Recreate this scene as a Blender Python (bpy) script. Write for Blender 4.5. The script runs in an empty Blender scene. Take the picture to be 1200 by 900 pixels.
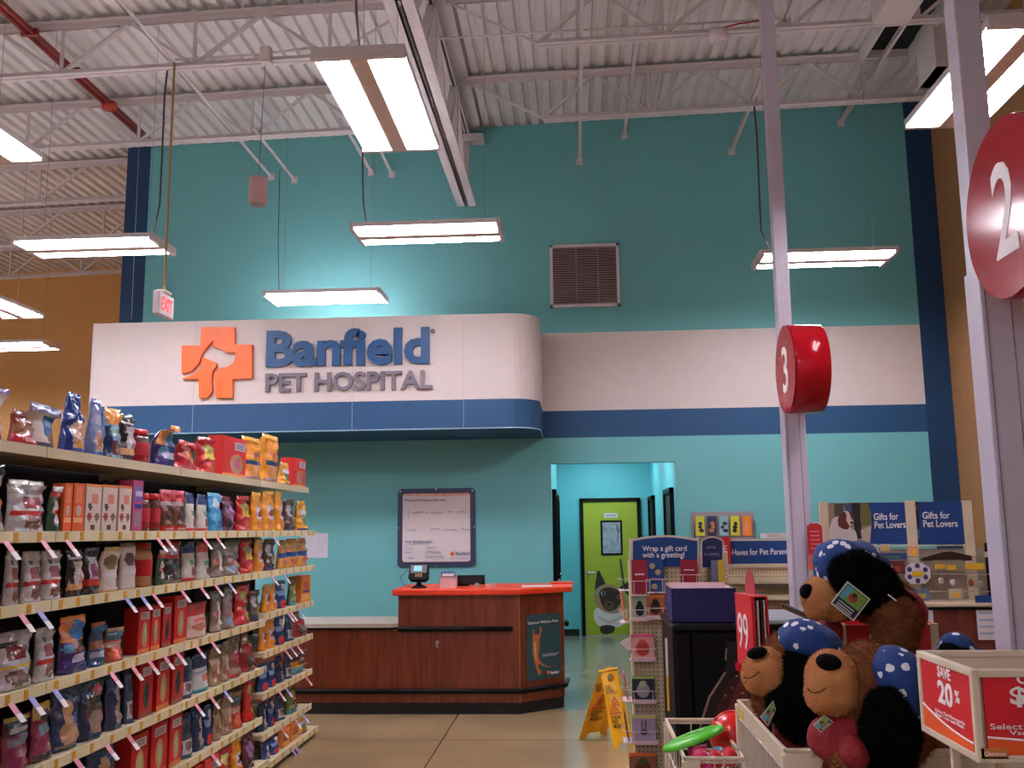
import bpy, bmesh, math, random
from mathutils import Vector, Matrix, noise
random.seed(7)
PI = math.pi
scene = bpy.context.scene
COL = scene.collection

# ------------------------------------------------------------------ camera, world, exposure
FOC, YAW, PITCH, ROLL, EYE = 1115.73, .0636862, .152278, -.0109974, 1.6
_cy, _sy, _cp, _sp = math.cos(YAW), math.sin(YAW), math.cos(PITCH), math.sin(PITCH)
FW = Vector((-_sy*_cp, _cy*_cp, _sp)); _r0 = Vector((_cy, _sy, 0)); _u0 = _r0.cross(FW)
RT = _r0*math.cos(ROLL)+_u0*math.sin(ROLL); UP = _u0*math.cos(ROLL)-_r0*math.sin(ROLL)
CAM = Vector((0, 0, EYE))
cd = bpy.data.cameras.new('camera'); co = bpy.data.objects.new('camera', cd); COL.objects.link(co)
cd.sensor_width = 36; cd.lens = FOC/1200*36; cd.clip_start = .05; cd.clip_end = 100
m = Matrix((RT, UP, -FW)).transposed().to_4x4(); m.translation = CAM; co.matrix_world = m
scene.camera = co
vs = scene.view_settings
vs.view_transform = 'Standard'; vs.look = 'None'; vs.gamma = 1; vs.use_curve_mapping = False
vs.exposure = 0.62
TUBE = 30.0          # emission of the fluorescent tubes
UPL = 6.5            # emission of strips added on top of the fixtures to brighten the roof
w = bpy.data.worlds.new('world'); scene.world = w; w.use_nodes = True
w.node_tree.nodes['Background'].inputs[0].default_value = (.9, .85, .9, 1)
w.node_tree.nodes['Background'].inputs[1].default_value = .32

# measuring helpers: a point of the place at a known distance, from where it is seen
def ray(x, y): return FW+RT*((x-600)/FOC)-UP*((y-450)/FOC)
def atY(Y, x, y): d = ray(x, y); return CAM+d*(Y/d.y)
def atX(X, x, y): d = ray(x, y); return CAM+d*(X/d.x)
def atZ(Z, x, y): d = ray(x, y); return CAM+d*((Z-EYE)/d.z)

# ------------------------------------------------------------------ materials
def lin(c):
    c = [v/255 for v in c]
    return tuple(v/12.92 if v <= .04045 else ((v+.055)/1.055)**2.4 for v in c)
MATS = {}
def mat(name, rgb=(200, 200, 200), rough=.6, metal=0, var=.06, vscale=8, bump=0, bscale=60, spec=.5, coat=0, alpha=1, trans=0, emit=None, es=1, stretch=None):
    if name in MATS: return MATS[name]
    m = bpy.data.materials.new(name); m.use_nodes = True; MATS[name] = m
    nt = m.node_tree; b = nt.nodes['Principled BSDF']
    c = lin(rgb)
    tc = nt.nodes.new('ShaderNodeTexCoord'); mp = nt.nodes.new('ShaderNodeMapping')
    nt.links.new(tc.outputs['Object'], mp.inputs[0])
    if stretch: mp.inputs['Scale'].default_value = stretch
    n = nt.nodes.new('ShaderNodeTexNoise'); n.inputs['Scale'].default_value = vscale; n.inputs['Detail'].default_value = 4
    nt.links.new(mp.outputs[0], n.inputs['Vector'])
    r = nt.nodes.new('ShaderNodeValToRGB'); e = r.color_ramp.elements
    e[0].position = .3; e[1].position = .7
    e[0].color = (*[v*(1-var) for v in c], 1); e[1].color = (*[min(1, v*(1+var)) for v in c], 1)
    nt.links.new(n.outputs['Fac'], r.inputs[0]); nt.links.new(r.outputs[0], b.inputs['Base Color'])
    b.inputs['Roughness'].default_value = rough; b.inputs['Metallic'].default_value = metal
    b.inputs['Specular IOR Level'].default_value = spec; b.inputs['Coat Weight'].default_value = coat
    b.inputs['Alpha'].default_value = alpha; b.inputs['Transmission Weight'].default_value = trans
    if emit: b.inputs['Emission Color'].default_value = (*lin(emit), 1); b.inputs['Emission Strength'].default_value = es
    if bump:
        n2 = nt.nodes.new('ShaderNodeTexNoise'); n2.inputs['Scale'].default_value = bscale; nt.links.new(mp.outputs[0], n2.inputs['Vector'])
        bp = nt.nodes.new('ShaderNodeBump'); bp.inputs['Strength'].default_value = bump; bp.inputs['Distance'].default_value = .01
        nt.links.new(n2.outputs['Fac'], bp.inputs['Height']); nt.links.new(bp.outputs[0], b.inputs['Normal'])
    return m
def vmat(name, rough, spec=.5, bump=0, bscale=40, coat=0):      # printed surface: the ink colours live in the mesh's colour layer
    m = mat(name, rough=rough, spec=spec, bump=bump, bscale=bscale, coat=coat)
    nt = m.node_tree; b = nt.nodes['Principled BSDF']
    a = nt.nodes.new('ShaderNodeVertexColor'); a.layer_name = 'Col'
    n = nt.nodes.new('ShaderNodeTexNoise'); n.inputs['Scale'].default_value = 60
    h = nt.nodes.new('ShaderNodeHueSaturation')
    mr = nt.nodes.new('ShaderNodeMapRange'); mr.inputs['To Min'].default_value = .75; mr.inputs['To Max'].default_value = 1.2
    nt.links.new(n.outputs['Fac'], mr.inputs[0]); nt.links.new(mr.outputs[0], h.inputs['Value']); nt.links.new(a.outputs[0], h.inputs['Color'])
    nt.links.new(h.outputs[0], b.inputs['Base Color'])
    return m
def wood(name, a, b_, rough=.35):
    m = mat(name, a, rough=rough); nt = m.node_tree; bs = nt.nodes['Principled BSDF']
    mp = [n for n in nt.nodes if n.type == 'MAPPING'][0]; mp.inputs['Scale'].default_value = (14, 14, 1.2)
    r = [n for n in nt.nodes if n.type == 'VALTORGB'][0]; e = r.color_ramp.elements
    e[0].color = (*lin(a), 1); e[1].color = (*lin(b_), 1)
    n = [n for n in nt.nodes if n.type == 'TEX_NOISE'][0]; n.inputs['Scale'].default_value = 1.6; n.inputs['Detail'].default_value = 8; n.inputs['Distortion'].default_value = .6
    return m
M_foil = vmat('printed_film', .17, .6, .45, 55, coat=.4)
M_card = vmat('printed_card', .55, .4)
M_tubeglow = mat('tube_glow', (255, 240, 255), emit=(247, 247, 255), es=TUBE, var=0)
M_white = mat('white_paint', (212, 200, 206), .5)
M_steel = mat('white_painted_steel', (206, 196, 196), .55, var=.05, bump=.1, bscale=20)
M_deck = mat('painted_roof_deck', (212, 206, 203), .6, var=.07, vscale=2)
M_dark = mat('dark_void', (12, 12, 14), .9)
M_black = mat('black_plastic', (7, 7, 9), .42, spec=.18)
M_blackm = mat('black_rubber', (16, 15, 17), .6)
M_cream = mat('cream_plastic', (205, 188, 165), .5)
M_chrome = mat('brushed_chrome', (200, 200, 205), .25, 1)
M_orange = mat('orange_laminate', (226, 62, 22), .4, var=.03)
M_red = mat('red_plastic', (158, 14, 26), .13, var=.05, spec=.22)
M_redprint = mat('red_print', (200, 22, 36), .5, var=.03)
M_blueprint = mat('blue_print', (8, 58, 124), .5, var=.04)
M_navy = mat('navy_paint', (24, 74, 116), .6, var=.04)
M_navyd = mat('deep_navy_paint', (12, 58, 96), .6, var=.05)
M_teal = mat('teal_paint', (106, 178, 180), .62, var=.03, vscale=1.5, bump=.06, bscale=90)
M_hall = mat('teal_paint_lit', (96, 190, 200), .6, var=.02, vscale=1.5)  # same teal wall paint, with the hall's brighter light put into its colour
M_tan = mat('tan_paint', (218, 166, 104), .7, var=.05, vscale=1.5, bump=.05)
M_stripe = mat('off_white_paint', (212, 198, 194), .6, var=.02)
M_wood = wood('cherry_laminate', (92, 36, 18), (132, 58, 30))
M_wood2 = wood('mahogany_laminate', (84, 32, 28), (112, 50, 42))
M_tooth = mat('white_print', (235, 228, 230), .6, var=.02)
M_grey = mat('grey_letter', (118, 108, 118), .5, var=.04)
M_letter = mat('blue_letter', (18, 76, 128), .45, var=.04)
M_logo = mat('orange_letter', (240, 104, 26), .45, var=.04)
M_ink = mat('black_ink', (20, 18, 22), .6)
M_wire = mat('cream_wire', (196, 182, 168), .45)
M_glassc = mat('clear_plastic', (235, 240, 245), .05, alpha=.22, var=0)

# ------------------------------------------------------------------ mesh builder
class MB:
    def __init__(s): s.v = []; s.f = []; s.mi = []; s.c = []; s.M = Matrix()
    def add(s, vs_, fs, mi=0, col=None):
        o = len(s.v); s.v += [tuple(s.M @ Vector(p)) for p in vs_]
        for i, f in enumerate(fs):
            s.f.append([o+k for k in f]); s.mi.append(mi)
            s.c.append(col[i] if isinstance(col, list) else col)
        return s
    def box(s, a, b, mi=0, col=None):
        x0, x1 = sorted((a[0], b[0])); y0, y1 = sorted((a[1], b[1])); z0, z1 = sorted((a[2], b[2]))
        return s.add([(x0,y0,z0),(x1,y0,z0),(x1,y1,z0),(x0,y1,z0),(x0,y0,z1),(x1,y0,z1),(x1,y1,z1),(x0,y1,z1)],
                     [(0,3,2,1),(4,5,6,7),(0,1,5,4),(1,2,6,5),(2,3,7,6),(3,0,4,7)], mi, col)
    def bar(s, p, q, w_, h_, mi=0, col=None, up=(0, 0, 1)):            # a square bar between two points
        p, q = Vector(p), Vector(q); d = (q-p).normalized(); u = Vector(up)
        if abs(d.dot(u)) > .98: u = Vector((0, 1, 0))
        r = d.cross(u).normalized(); u = r.cross(d)
        vv = [c+r*(a*w_/2)+u*(b*h_/2) for c in (p, q) for a, b in ((-1,-1),(1,-1),(1,1),(-1,1))]
        return s.add(vv, [(3,2,1,0),(4,5,6,7),(0,1,5,4),(1,2,6,5),(2,3,7,6),(3,0,4,7)], mi, col)
    def tube(s, pts, r, n=8, mi=0, col=None, cap=True):
        pts = [Vector(p) for p in pts]; rs = r if isinstance(r, (list, tuple)) else [r]*len(pts)
        vv = []; prev = None
        for i, p in enumerate(pts):
            d = (pts[min(i+1, len(pts)-1)]-pts[max(i-1, 0)]).normalized()
            u = prev if prev else (Vector((0, 0, 1)) if abs(d.z) < .9 else Vector((1, 0, 0)))
            a = d.cross(u).normalized(); u = a.cross(d).normalized(); prev = u
            vv += [p+(a*math.cos(2*PI*k/n)+u*math.sin(2*PI*k/n))*rs[i] for k in range(n)]
        ff = [(i*n+k, i*n+(k+1) % n, (i+1)*n+(k+1) % n, (i+1)*n+k) for i in range(len(pts)-1) for k in range(n)]
        if cap: ff += [tuple(range(n-1, -1, -1)), tuple((len(pts)-1)*n+k for k in range(n))]
        return s.add(vv, ff, mi, col)
    def lathe(s, prof, n=20, mi=0, col=None, axis='z', c=(0, 0, 0)):
        vv = []
        for r, z in prof:
            for k in range(n):
                a = 2*PI*k/n; x, y = r*math.cos(a), r*math.sin(a)
                p = (x, y, z) if axis == 'z' else ((z, x, y) if axis == 'x' else (x, z, y))
                vv.append((p[0]+c[0], p[1]+c[1], p[2]+c[2]))
        L = len(prof)
        ff = [(i*n+k, i*n+(k+1) % n, (i+1)*n+(k+1) % n, (i+1)*n+k) for i in range(L-1) for k in range(n)]
        if col is not None and isinstance(col, list): cc = [col[i] for i in range(L-1) for k in range(n)]+[col[0], col[-1]]
        else: cc = col
        ff += [tuple(range(n-1, -1, -1)), tuple((L-1)*n+k for k in range(n))]
        return s.add(vv, ff, mi, cc)
    def ell(s, c, r, n=16, mi=0, col=None, rot=None):
        c = Vector(c); R_ = rot or Matrix.Identity(3); vv = []; ff = []; m_ = n//2
        for i in range(m_+1):
            t = PI*i/m_
            for k in range(n):
                a = 2*PI*k/n
                vv.append(c+R_ @ Vector((r[0]*math.sin(t)*math.cos(a), r[1]*math.sin(t)*math.sin(a), r[2]*math.cos(t))))
        ff = [(i*n+k, (i+1)*n+k, (i+1)*n+(k+1) % n, i*n+(k+1) % n) for i in range(m_) for k in range(n)]
        return s.add(vv, ff, mi, col)
    def prism(s, poly, n, t, mi=0, col=None):                          # a polygon (3-D points) given thickness t along n
        n = Vector(n).normalized()*t; k = len(poly); P = [Vector(p) for p in poly]
        return s.add(P+[p+n for p in P], [tuple(range(k)), tuple(range(2*k-1, k-1, -1))]+[(i, k+i, k+(i+1) % k, (i+1) % k) for i in range(k)], mi, col)
    def build(s, name, mats, parent=None, smooth=False, bevel=0, loc=None, seg=2):
        me = bpy.data.meshes.new(name); me.from_pydata(s.v, [], s.f)
        for m_ in (mats if isinstance(mats, (list, tuple)) else [mats]): me.materials.append(m_)
        me.polygons.foreach_set('material_index', s.mi)
        if any(c is not None for c in s.c):
            a = me.color_attributes.new('Col', 'FLOAT_COLOR', 'CORNER'); d = []
            for f, c in zip(s.f, s.c): d += (list(lin(c or (128, 128, 128)))+[1])*len(f)
            a.data.foreach_set('color', d)
        bm = bmesh.new(); bm.from_mesh(me); bmesh.ops.recalc_face_normals(bm, faces=bm.faces)
        bm.to_mesh(me); bm.free()
        if smooth: me.polygons.foreach_set('use_smooth', [True]*len(me.polygons))
        o = bpy.data.objects.new(name, me); COL.objects.link(o)
        if parent: o.parent = parent
        if loc: o.location = loc
        if bevel:
            b = o.modifiers.new('bevel', 'BEVEL'); b.width = bevel; b.segments = seg; b.limit_method = 'ANGLE'
        return o
def B(a, b, mi=0, col=None): return MB().box(a, b, mi, col)
def tag(o, label=None, cat=None, group=None, kind=None):
    if label: o['label'] = label
    if cat: o['category'] = cat
    if group: o['group'] = group
    if kind: o['kind'] = kind
    return o
def thing(name, label, cat, loc=(0, 0, 0), rz=0, group=None):
    o = bpy.data.objects.new(name, None); COL.objects.link(o); o.location = loc; o.rotation_euler = (0, 0, rz)
    o.empty_display_size = .1
    return tag(o, label, cat, group)
def struct(o): o['kind'] = 'structure'; return o
def dup(root, loc=None, rz=None, label=None, group=None, scale=None):
    r = root.copy(); COL.objects.link(r)
    if loc is not None: r.location = loc
    if rz is not None: r.rotation_euler = (0, 0, rz)
    if scale is not None: r.scale = scale
    if label: r['label'] = label
    if group: r['group'] = group
    for ch in list(root.children):
        c = ch.copy(); COL.objects.link(c); c.parent = r
        for g in list(ch.children):
            d = g.copy(); COL.objects.link(d); d.parent = c
    return r
# lettering: flat solid letters standing on a plane. right/up give the writing's directions in the parent's space
def text(body, name, mat_, parent, origin, width=None, height=None, right=(1, 0, 0), up=(0, 0, 1), thick=.002, bold=0, align='LEFT', wsc=None, label=None):
    cu = bpy.data.curves.new(name, 'FONT'); cu.body = body; cu.size = 1; cu.extrude = .5; cu.offset = bold; cu.resolution_u = 3
    cu.align_x = align; cu.space_line = .85
    to = bpy.data.objects.new('tmp', cu); COL.objects.link(to)
    dg = bpy.context.evaluated_depsgraph_get(); me = bpy.data.meshes.new_from_object(to.evaluated_get(dg))
    bpy.data.objects.remove(to)
    xs = [v.co.x for v in me.vertices]; ys = [v.co.y for v in me.vertices]
    w0, h0 = max(xs)-min(xs), max(ys)-min(ys)
    sy = height/h0 if height else width/w0
    sx = width/w0 if width else sy
    R_ = Vector(right).normalized(); U_ = Vector(up).normalized(); N_ = R_.cross(U_)
    x0 = min(xs) if align == 'LEFT' else (min(xs)+max(xs))/2
    for v in me.vertices:
        c = v.co; v.co = Vector(origin)+R_*((c.x-x0)*sx)+U_*((c.y-min(ys))*sy)+N_*((c.z+.5)*thick)
    me.materials.clear(); me.materials.append(mat_); me.name = name
    o = bpy.data.objects.new(name, me); COL.objects.link(o); o.parent = parent
    if label: o['label'] = label
    return o
# ------------------------------------------------------------------ fluorescent light fixtures
LZ = 4.2
def make_fixture():
    t = thing('light_fixture', 'x', 'light')
    L, W = 1.24, .5
    h = MB()
    for s in (-1, 1):                                  # two reflector troughs either side of a spine
        h.box((-L/2, s*.055, .04), (L/2, s*W/2, .055))
        h.bar((-L/2, s*(W/2), .035), (L/2, s*(W/2), .035), .012, .04)
        h.bar((-L/2, s*.06, .03), (L/2, s*.06, .03), .012, .04)
    h.build('reflector', mat('reflector_white', (225, 220, 226), .3), t)
    B((-L/2, -.052, -.015), (L/2, .052, .06)).build('spine', mat('fixture_spine', (224, 200, 200), .5), t, bevel=.006)
    for s in (-1, 1): B((s*L/2, -W/2-.01, -.012), (s*(L/2+.035), W/2+.01, .06)).build('end_cap', mat('end_cap_white', (214, 204, 210), .5), t, bevel=.005)
    for y in (-.21, -.155, -.1, .1, .155, .21):
        MB().tube([(-L/2+.02, y, .008), (L/2-.02, y, .008)], .0155, 8).build('tube', M_tubeglow, t)
    for s in (-1, 1): B((-.55, s*.1, .056), (.55, s*.21, .062)).build('added_uplight', mat('added_uplight_glow', (255, 240, 255), emit=(247, 240, 255), es=UPL, var=0), t)  # glowing strips added above the reflectors to light the ceiling
    for x in (-.5, .5): MB().tube([(x, 0, .06), (x, 0, 2.24)], .0018, 5).build('hanger_wire', M_grey, t)
    return t
FX = make_fixture()
fx_spots = [   # x, y, turned, label
    (-1.24, 8.1, 0, 'bright hanging light fixture nearest above the big sign, seen broadside'),
    (-1.12, 5.4, 1, 'large light fixture near the middle top, seen lengthwise from below'),
    (2.5, 9.3, 0, 'hanging light fixture behind the lane three pole, against the upper teal wall'),
    (-2.74, 10.32, 0, 'slim light fixture right over the top edge of the white fascia'),
    (-4.35, 8.2, 0, 'wide hanging light fixture in front of the left navy stripe'),
    (-3.93, 5.5, 1, 'light fixture cut off by the left picture edge, below the roof beams'),
    (-6.6, 10.2, 1, 'small far light fixture at the left edge above the tan wall strip'),
    (-7.85, 12.6, 0, 'lowest and farthest light fixture on the far left, before the tan wall'),
    (2.49, 5.48, 1, 'large light fixture at top right, partly behind the lane two pole')]
for i, (x, y, t_, lb) in enumerate(fx_spots):
    if i == 0: FX.location = (x, y, LZ); FX.rotation_euler[2] = t_*PI/2; FX['label'] = lb; FX['group'] = 'hanging fluorescent light fixtures'
    else: f_ = dup(FX, (x, y, LZ-.06 if i == 1 else LZ), t_*PI/2, lb)
for x, y in [(-9.5, 6.5), (-9.5, 1), (-6.5, 1.2), (-6.9, 7.6), (-1.6, .8), (-4, -1.6), (-1.5, -4), (-7, -3), (-11, 10.2), (-10.8, 13.9), (-13, 12)]:  # copies added out of view, only to light the shop floor
    dup(FX, (x, y, LZ), PI/2, 'unseen fluorescent light fixture added outside the view to brighten the shop floor')
# ceiling panel lights inside the hall (they light the hall walls)
for yy, nf in ((12.0, 'nearer'), (13.9, 'farther')):
    o = thing('hall_light', nf+' square ceiling light inside the teal hall', 'light', (.45, yy, 2.80), 0, 'hall ceiling lights')
    B((-.32, -.32, -.01), (.32, .32, .02)).build('frame', M_white, o)
    B((-.28, -.28, -.02), (.28, .28, -.01)).build('diffuser', mat('diffuser_glow', (255, 250, 250), emit=(240, 250, 255), es=14, var=0), o)

# ------------------------------------------------------------------ room shell
DY, XL, XR, FAR, WXL = 11.15, -5.559, 4.362, 16.3, -17.0       # back wall distance, its ends, far wall
REAR = -7.0
def deckz(x): return 6.57+.022*x
# floor
def floor_mat():
    m = mat('polished_concrete', (156, 132, 98), .2, var=.12, vscale=1.2, bump=.03, bscale=6, spec=.5)
    nt = m.node_tree; b = nt.nodes['Principled BSDF']; r = [n for n in nt.nodes if n.type == 'VALTORGB'][0]
    tc = [n for n in nt.nodes if n.type == 'TEX_COORD'][0]; sx = nt.nodes.new('ShaderNodeSeparateXYZ'); nt.links.new(tc.outputs['Object'], sx.inputs[0])
    def math_(op, a, b2, c=None):
        n = nt.nodes.new('ShaderNodeMath'); n.operation = op
        for i, v in enumerate((a, b2, c)):
            if v is None: continue
            if isinstance(v, (int, float)): n.inputs[i].default_value = v
            else: nt.links.new(v, n.inputs[i])
        return n.outputs[0]
    jx = math_('LESS_THAN', math_('ABSOLUTE', math_('SUBTRACT', math_('FRACT', math_('DIVIDE', math_('ADD', sx.outputs[0], 12.61), 3.3), 0), .5), 0), .0016)
    jy = math_('LESS_THAN', math_('ABSOLUTE', math_('SUBTRACT', math_('FRACT', math_('DIVIDE', math_('ADD', sx.outputs[1], 2.1+7.8), 3.9), 0), .5), 0), .0014)
    j = math_('MAXIMUM', jx, jy)
    mx = nt.nodes.new('ShaderNodeMix'); mx.data_type = 'RGBA'; nt.links.new(j, mx.inputs['Factor']); nt.links.new(r.outputs[0], mx.inputs['A']); mx.inputs['B'].default_value = (*lin((84, 62, 46)), 1)
    # the hospital side of the floor is coloured grey-green
    g = nt.nodes.new('ShaderNodeTexNoise'); g.inputs['Scale'].default_value = 2.5; rg = nt.nodes.new('ShaderNodeValToRGB'); nt.links.new(g.outputs['Fac'], rg.inputs[0])
    nt.links.new(tc.outputs['Object'], g.inputs['Vector'])
    rg.color_ramp.elements[0].color = (*lin((124, 124, 104)), 1); rg.color_ramp.elements[1].color = (*lin((148, 146, 124)), 1)
    zone = math_('GREATER_THAN', sx.outputs[1], 8.9)
    mx2 = nt.nodes.new('ShaderNodeMix'); mx2.data_type = 'RGBA'; nt.links.new(zone, mx2.inputs['Factor']); nt.links.new(mx.outputs['Result'], mx2.inputs['A']); nt.links.new(rg.outputs[0], mx2.inputs['B'])
    nt.links.new(mx2.outputs['Result'], b.inputs['Base Color'])
    return m
struct(B((WXL, REAR, -.1), (5.2, FAR+.2, 0)).build('floor', floor_mat()))
# roof deck: ribs run towards the back wall
def deck(name, x0, x1, y0, y1):
    mb = MB(); p = .152; n = int((x1-x0)/p); pr = []
    for i in range(n+1):
        x = x0+i*p; z = deckz(x)
        pr += [(x, z+.04), (x+.04, z+.04), (x+.058, z), (x+.134, z)]
    vv = [(x, y0, z) for x, z in pr]+[(x, y1, z) for x, z in pr]; k = len(pr)
    mb.add(vv, [(i, i+1, k+i+1, k+i) for i in range(k-1)])
    return struct(mb.build(name, M_deck))
deck('ceiling', -17.2, 5.2, REAR-.1, FAR+.1)
mb = MB(); mb.add([(-17.2, REAR, deckz(-17.2)+.06), (5.2, REAR, deckz(5.2)+.06), (5.2, FAR, deckz(5.2)+.06), (-17.2, FAR, deckz(-17.2)+.06)], [(0, 1, 2, 3)])
struct(mb.build('ceiling_top', M_dark))
# back wall with its painted bands and the hall opening
OX0, OX1, OZ = -.267, 1.173, 2.363
S = [0, 2.663, 2.982, 3.917]
mb = MB(); T = .14
def wallbox(x0, x1, z0, z1, mi): mb.box((x0, DY, z0), (x1, DY+T, z1), mi)
x1t = 4.055; x0t = -5.259
for x0, x1 in ((x0t, OX0), (OX1, x1t)): wallbox(x0, x1, 0, OZ, 0)
wallbox(x0t, x1t, OZ, S[1], 0)
wallbox(x0t, x1t, S[1], S[2], 2); wallbox(x0t, x1t, S[2], S[3], 1)
def slopebox(x0, x1, z0, mi):
    mb.add([(x0,DY,z0),(x1,DY,z0),(x1,DY+T,z0),(x0,DY+T,z0),(x0,DY,deckz(x0)),(x1,DY,deckz(x1)),(x1,DY+T,deckz(x1)),(x0,DY+T,deckz(x0))],
           [(0,3,2,1),(4,5,6,7),(0,1,5,4),(1,2,6,5),(2,3,7,6),(3,0,4,7)], mi)
slopebox(x0t, x1t, S[3], 0); slopebox(XL, x0t, 0, 3); slopebox(x1t, XR, 0, 3)
struct(mb.build('wall_back', [M_teal, M_stripe, M_navy, M_navyd]))
mb = MB(); mb.box((XL, DY+T, 0), (XL+.12, FAR, deckz(XL)))
struct(mb.build('wall_return', M_tan))
struct(B((WXL, FAR, 0), (XL+.1, FAR+.15, 6.55)).build('wall_far', M_tan))
struct(B((WXL-.15, REAR, 0), (WXL, FAR, 6.4)).build('wall_left', M_tan))
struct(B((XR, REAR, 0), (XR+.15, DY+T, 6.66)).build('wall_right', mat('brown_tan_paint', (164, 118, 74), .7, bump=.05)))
# pale column covering at the very left, before the far tan wall
o = thing('wall_column', 'pale square column at the far left edge before the tan wall', 'column', (-8.75, 12.0, 0))
B((-.25, -.25, 0), (.12, .25, 4.1)).build('shaft', M_cream, o, bevel=.01); B((-.3, -.3, 0), (.17, .3, .2)).build('base', M_blackm, o)
# the hall
HY = 14.93; HZ = 2.85
struct(B((OX0-.1, DY+T, 0), (OX0, HY, HZ)).build('wall_hall_left', M_hall))
struct(B((OX1, DY+T, 0), (OX1+.1, HY, HZ)).build('wall_hall_right', M_hall))
struct(B((OX0-.1, HY, 0), (OX1+.1, HY+.1, HZ)).build('wall_hall_back', M_hall))
struct(B((OX0-.1, DY+T, HZ), (OX1+.1, HY+.1, HZ+.1)).build('ceiling_hall', M_white))
for nm, a, b in (('baseboard_hall_back', (OX0, HY-.015, 0), (.035, HY, .1)), ('baseboard_hall_left', (OX0, DY+T, 0), (OX0+.012, 11.3, .1)), ('baseboard_hall_right', (OX1-.012, 12.4, 0), (OX1, 14.05, .1)),
                 ('baseboard_back', (x0t, DY-.015, 0), (OX0, DY, .1)), ('baseboard_back_right', (OX1, DY-.015, 0), (x1t, DY, .1))):
    struct(B(a, b).build(nm, M_blackm))
# green door at the end
d1 = thing('door_1', 'lime green hall door with a small window and a printed cat', 'door', (.545, HY, 0)); d1['kind'] = 'structure'
Pd = lambda x, y, o_=.05: atY(HY-o_, x, y)-d1.location
fr = MB(); fx0, fx1, fz = -.467, .467, 2.075
fr.box((fx0, -.06, 0), (fx0+.055, 0, fz)); fr.box((fx1-.055, -.06, 0), (fx1, 0, fz)); fr.box((fx0, -.06, fz-.055), (fx1, 0, fz))
fr.build('door_frame', M_black, d1, bevel=.004)
B((fx0+.055, -.035, .012), (fx1-.055, -.005, fz-.055)).build('door_leaf', mat('lime_paint', (160, 174, 44), .45, var=.03), d1)
B((fx0+.055, -.05, 0), (fx1-.055, -.002, .012)).build('threshold', M_chrome, d1)
a = Pd(703.5, 610); b = Pd(730, 650.5)
wf = MB(); wf.box((a.x, -.045, b.z), (b.x, -.034, a.z)); wf.build('window_frame', M_black, d1)
pane = B((a.x+.03, -.05, b.z+.03), (b.x-.03, -.046, a.z-.03)).build('window_pane', mat('frosted_pane', (150, 160, 172), .15, var=.3, vscale=14), d1)
MB().tube([(b.x-.07, -.053, a.z-.05), (b.x-.085, -.053, a.z-.1), (b.x-.06, -.053, a.z-.16), (b.x-.075, -.053, a.z-.3)], .006, 5).build('hanging_cord', M_ink, d1)
a = Pd(708, 601.5); b = Pd(724, 606.5)
pl = B((a.x, -.042, b.z), (b.x, -.034, a.z)).build('name_plate', M_white, d1)
B((a.x+.03, -.044, (a.z+b.z)/2-.006), (b.x-.03, -.042, (a.z+b.z)/2+.006)).build('lettering', M_grey, pl)
hd = Pd(689, 671)
MB().lathe([(.03, -.047), (.03, -.035)], 14, axis='y', c=(hd.x, 0, hd.z)).tube([(hd.x, -.045, hd.z), (hd.x, -.085, hd.z), (hd.x+.11, -.085, hd.z)], .012, 8).build('door_handle', M_chrome, d1)
# printed cat on the door
def smooth_poly(pts, n=5):
    out = []; k = len(pts)
    for i in range(k):
        p0, p1, p2, p3 = [Vector(pts[(i+j-1) % k]) for j in range(4)]
        for s_ in range(n):
            t = s_/n; out.append(.5*((2*p1)+(-p0+p2)*t+(2*p0-5*p1+4*p2-p3)*t*t+(-p0+3*p1-3*p2+p3)*t**3))
    return out
def decal(parent, name, layers, Yp, off, base=.0, label=None, step=.0006):       # flat printed shapes, stacked like ink layers, facing the shop
    mb = MB()
    for i, (col, pts, sm) in enumerate(layers):
        if sm == 'e':
            (cx_, cy_, rx, ry) = pts; pts = [(cx_+rx*math.cos(2*PI*k/20), cy_+ry*math.sin(2*PI*k/20)) for k in range(20)]
        P3 = [atY(Yp, *p)-Vector(off) for p in pts]
        if sm is True: P3 = smooth_poly(P3)
        mb.prism([(p.x, base-step*i, p.z) for p in P3], (0, -1, 0), step*1.5, 0, col)
    o = mb.build(name, M_card, parent)
    if label: o['label'] = label
    return o
def cx(x, y): return (670+x/4.864, 570+y/4.865)
cat = [((46, 40, 44), [cx(*p) for p in ((130,590),(145,482),(158,480),(200,570))], False),
       ((46, 40, 44), [cx(*p) for p in ((270,575),(325,540),(345,545),(340,640),(300,600))], False),
       ((226, 216, 212), [cx(*p) for p in ((135,700),(130,760),(165,800),(230,806),(290,790),(318,740),(300,690),(220,660))], True),
       ((58, 46, 44), [cx(*p) for p in ((162,800),(170,835),(205,842),(238,830),(245,800),(205,790))], True),
       ((166, 134, 108), [cx(*p) for p in ((128,640),(135,590),(190,558),(255,570),(300,610),(312,670),(290,710),(215,725),(150,690))], True),
       ((62, 44, 38), [cx(*p) for p in ((160,600),(200,575),(260,590),(282,640),(262,690),(215,712),(180,690),(160,640))], True),
       ((126, 152, 180), (*cx(178, 610), 2.7, 2.4), 'e'), ((126, 152, 180), (*cx(270, 630), 2.6, 2.4), 'e'),
       ((16, 16, 24), (*cx(180, 610), 1.5, 1.7), 'e'), ((16, 16, 24), (*cx(268, 630), 1.5, 1.7), 'e'),
       ((96, 70, 58), [cx(*p) for p in ((196,655),(232,658),(242,690),(214,708),(186,686))], True), ((24, 18, 20), [cx(*p) for p in ((202,664),(226,667),(214,684))], False),
       ((200, 188, 182), [cx(*p) for p in ((150,735),(215,770),(290,735),(296,745),(215,782),(146,745))], False)]
decal(d1, 'cat_print', cat, HY-.036, d1.location, -.0355, 'printed cat with dark ears and blue eyes')
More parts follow.
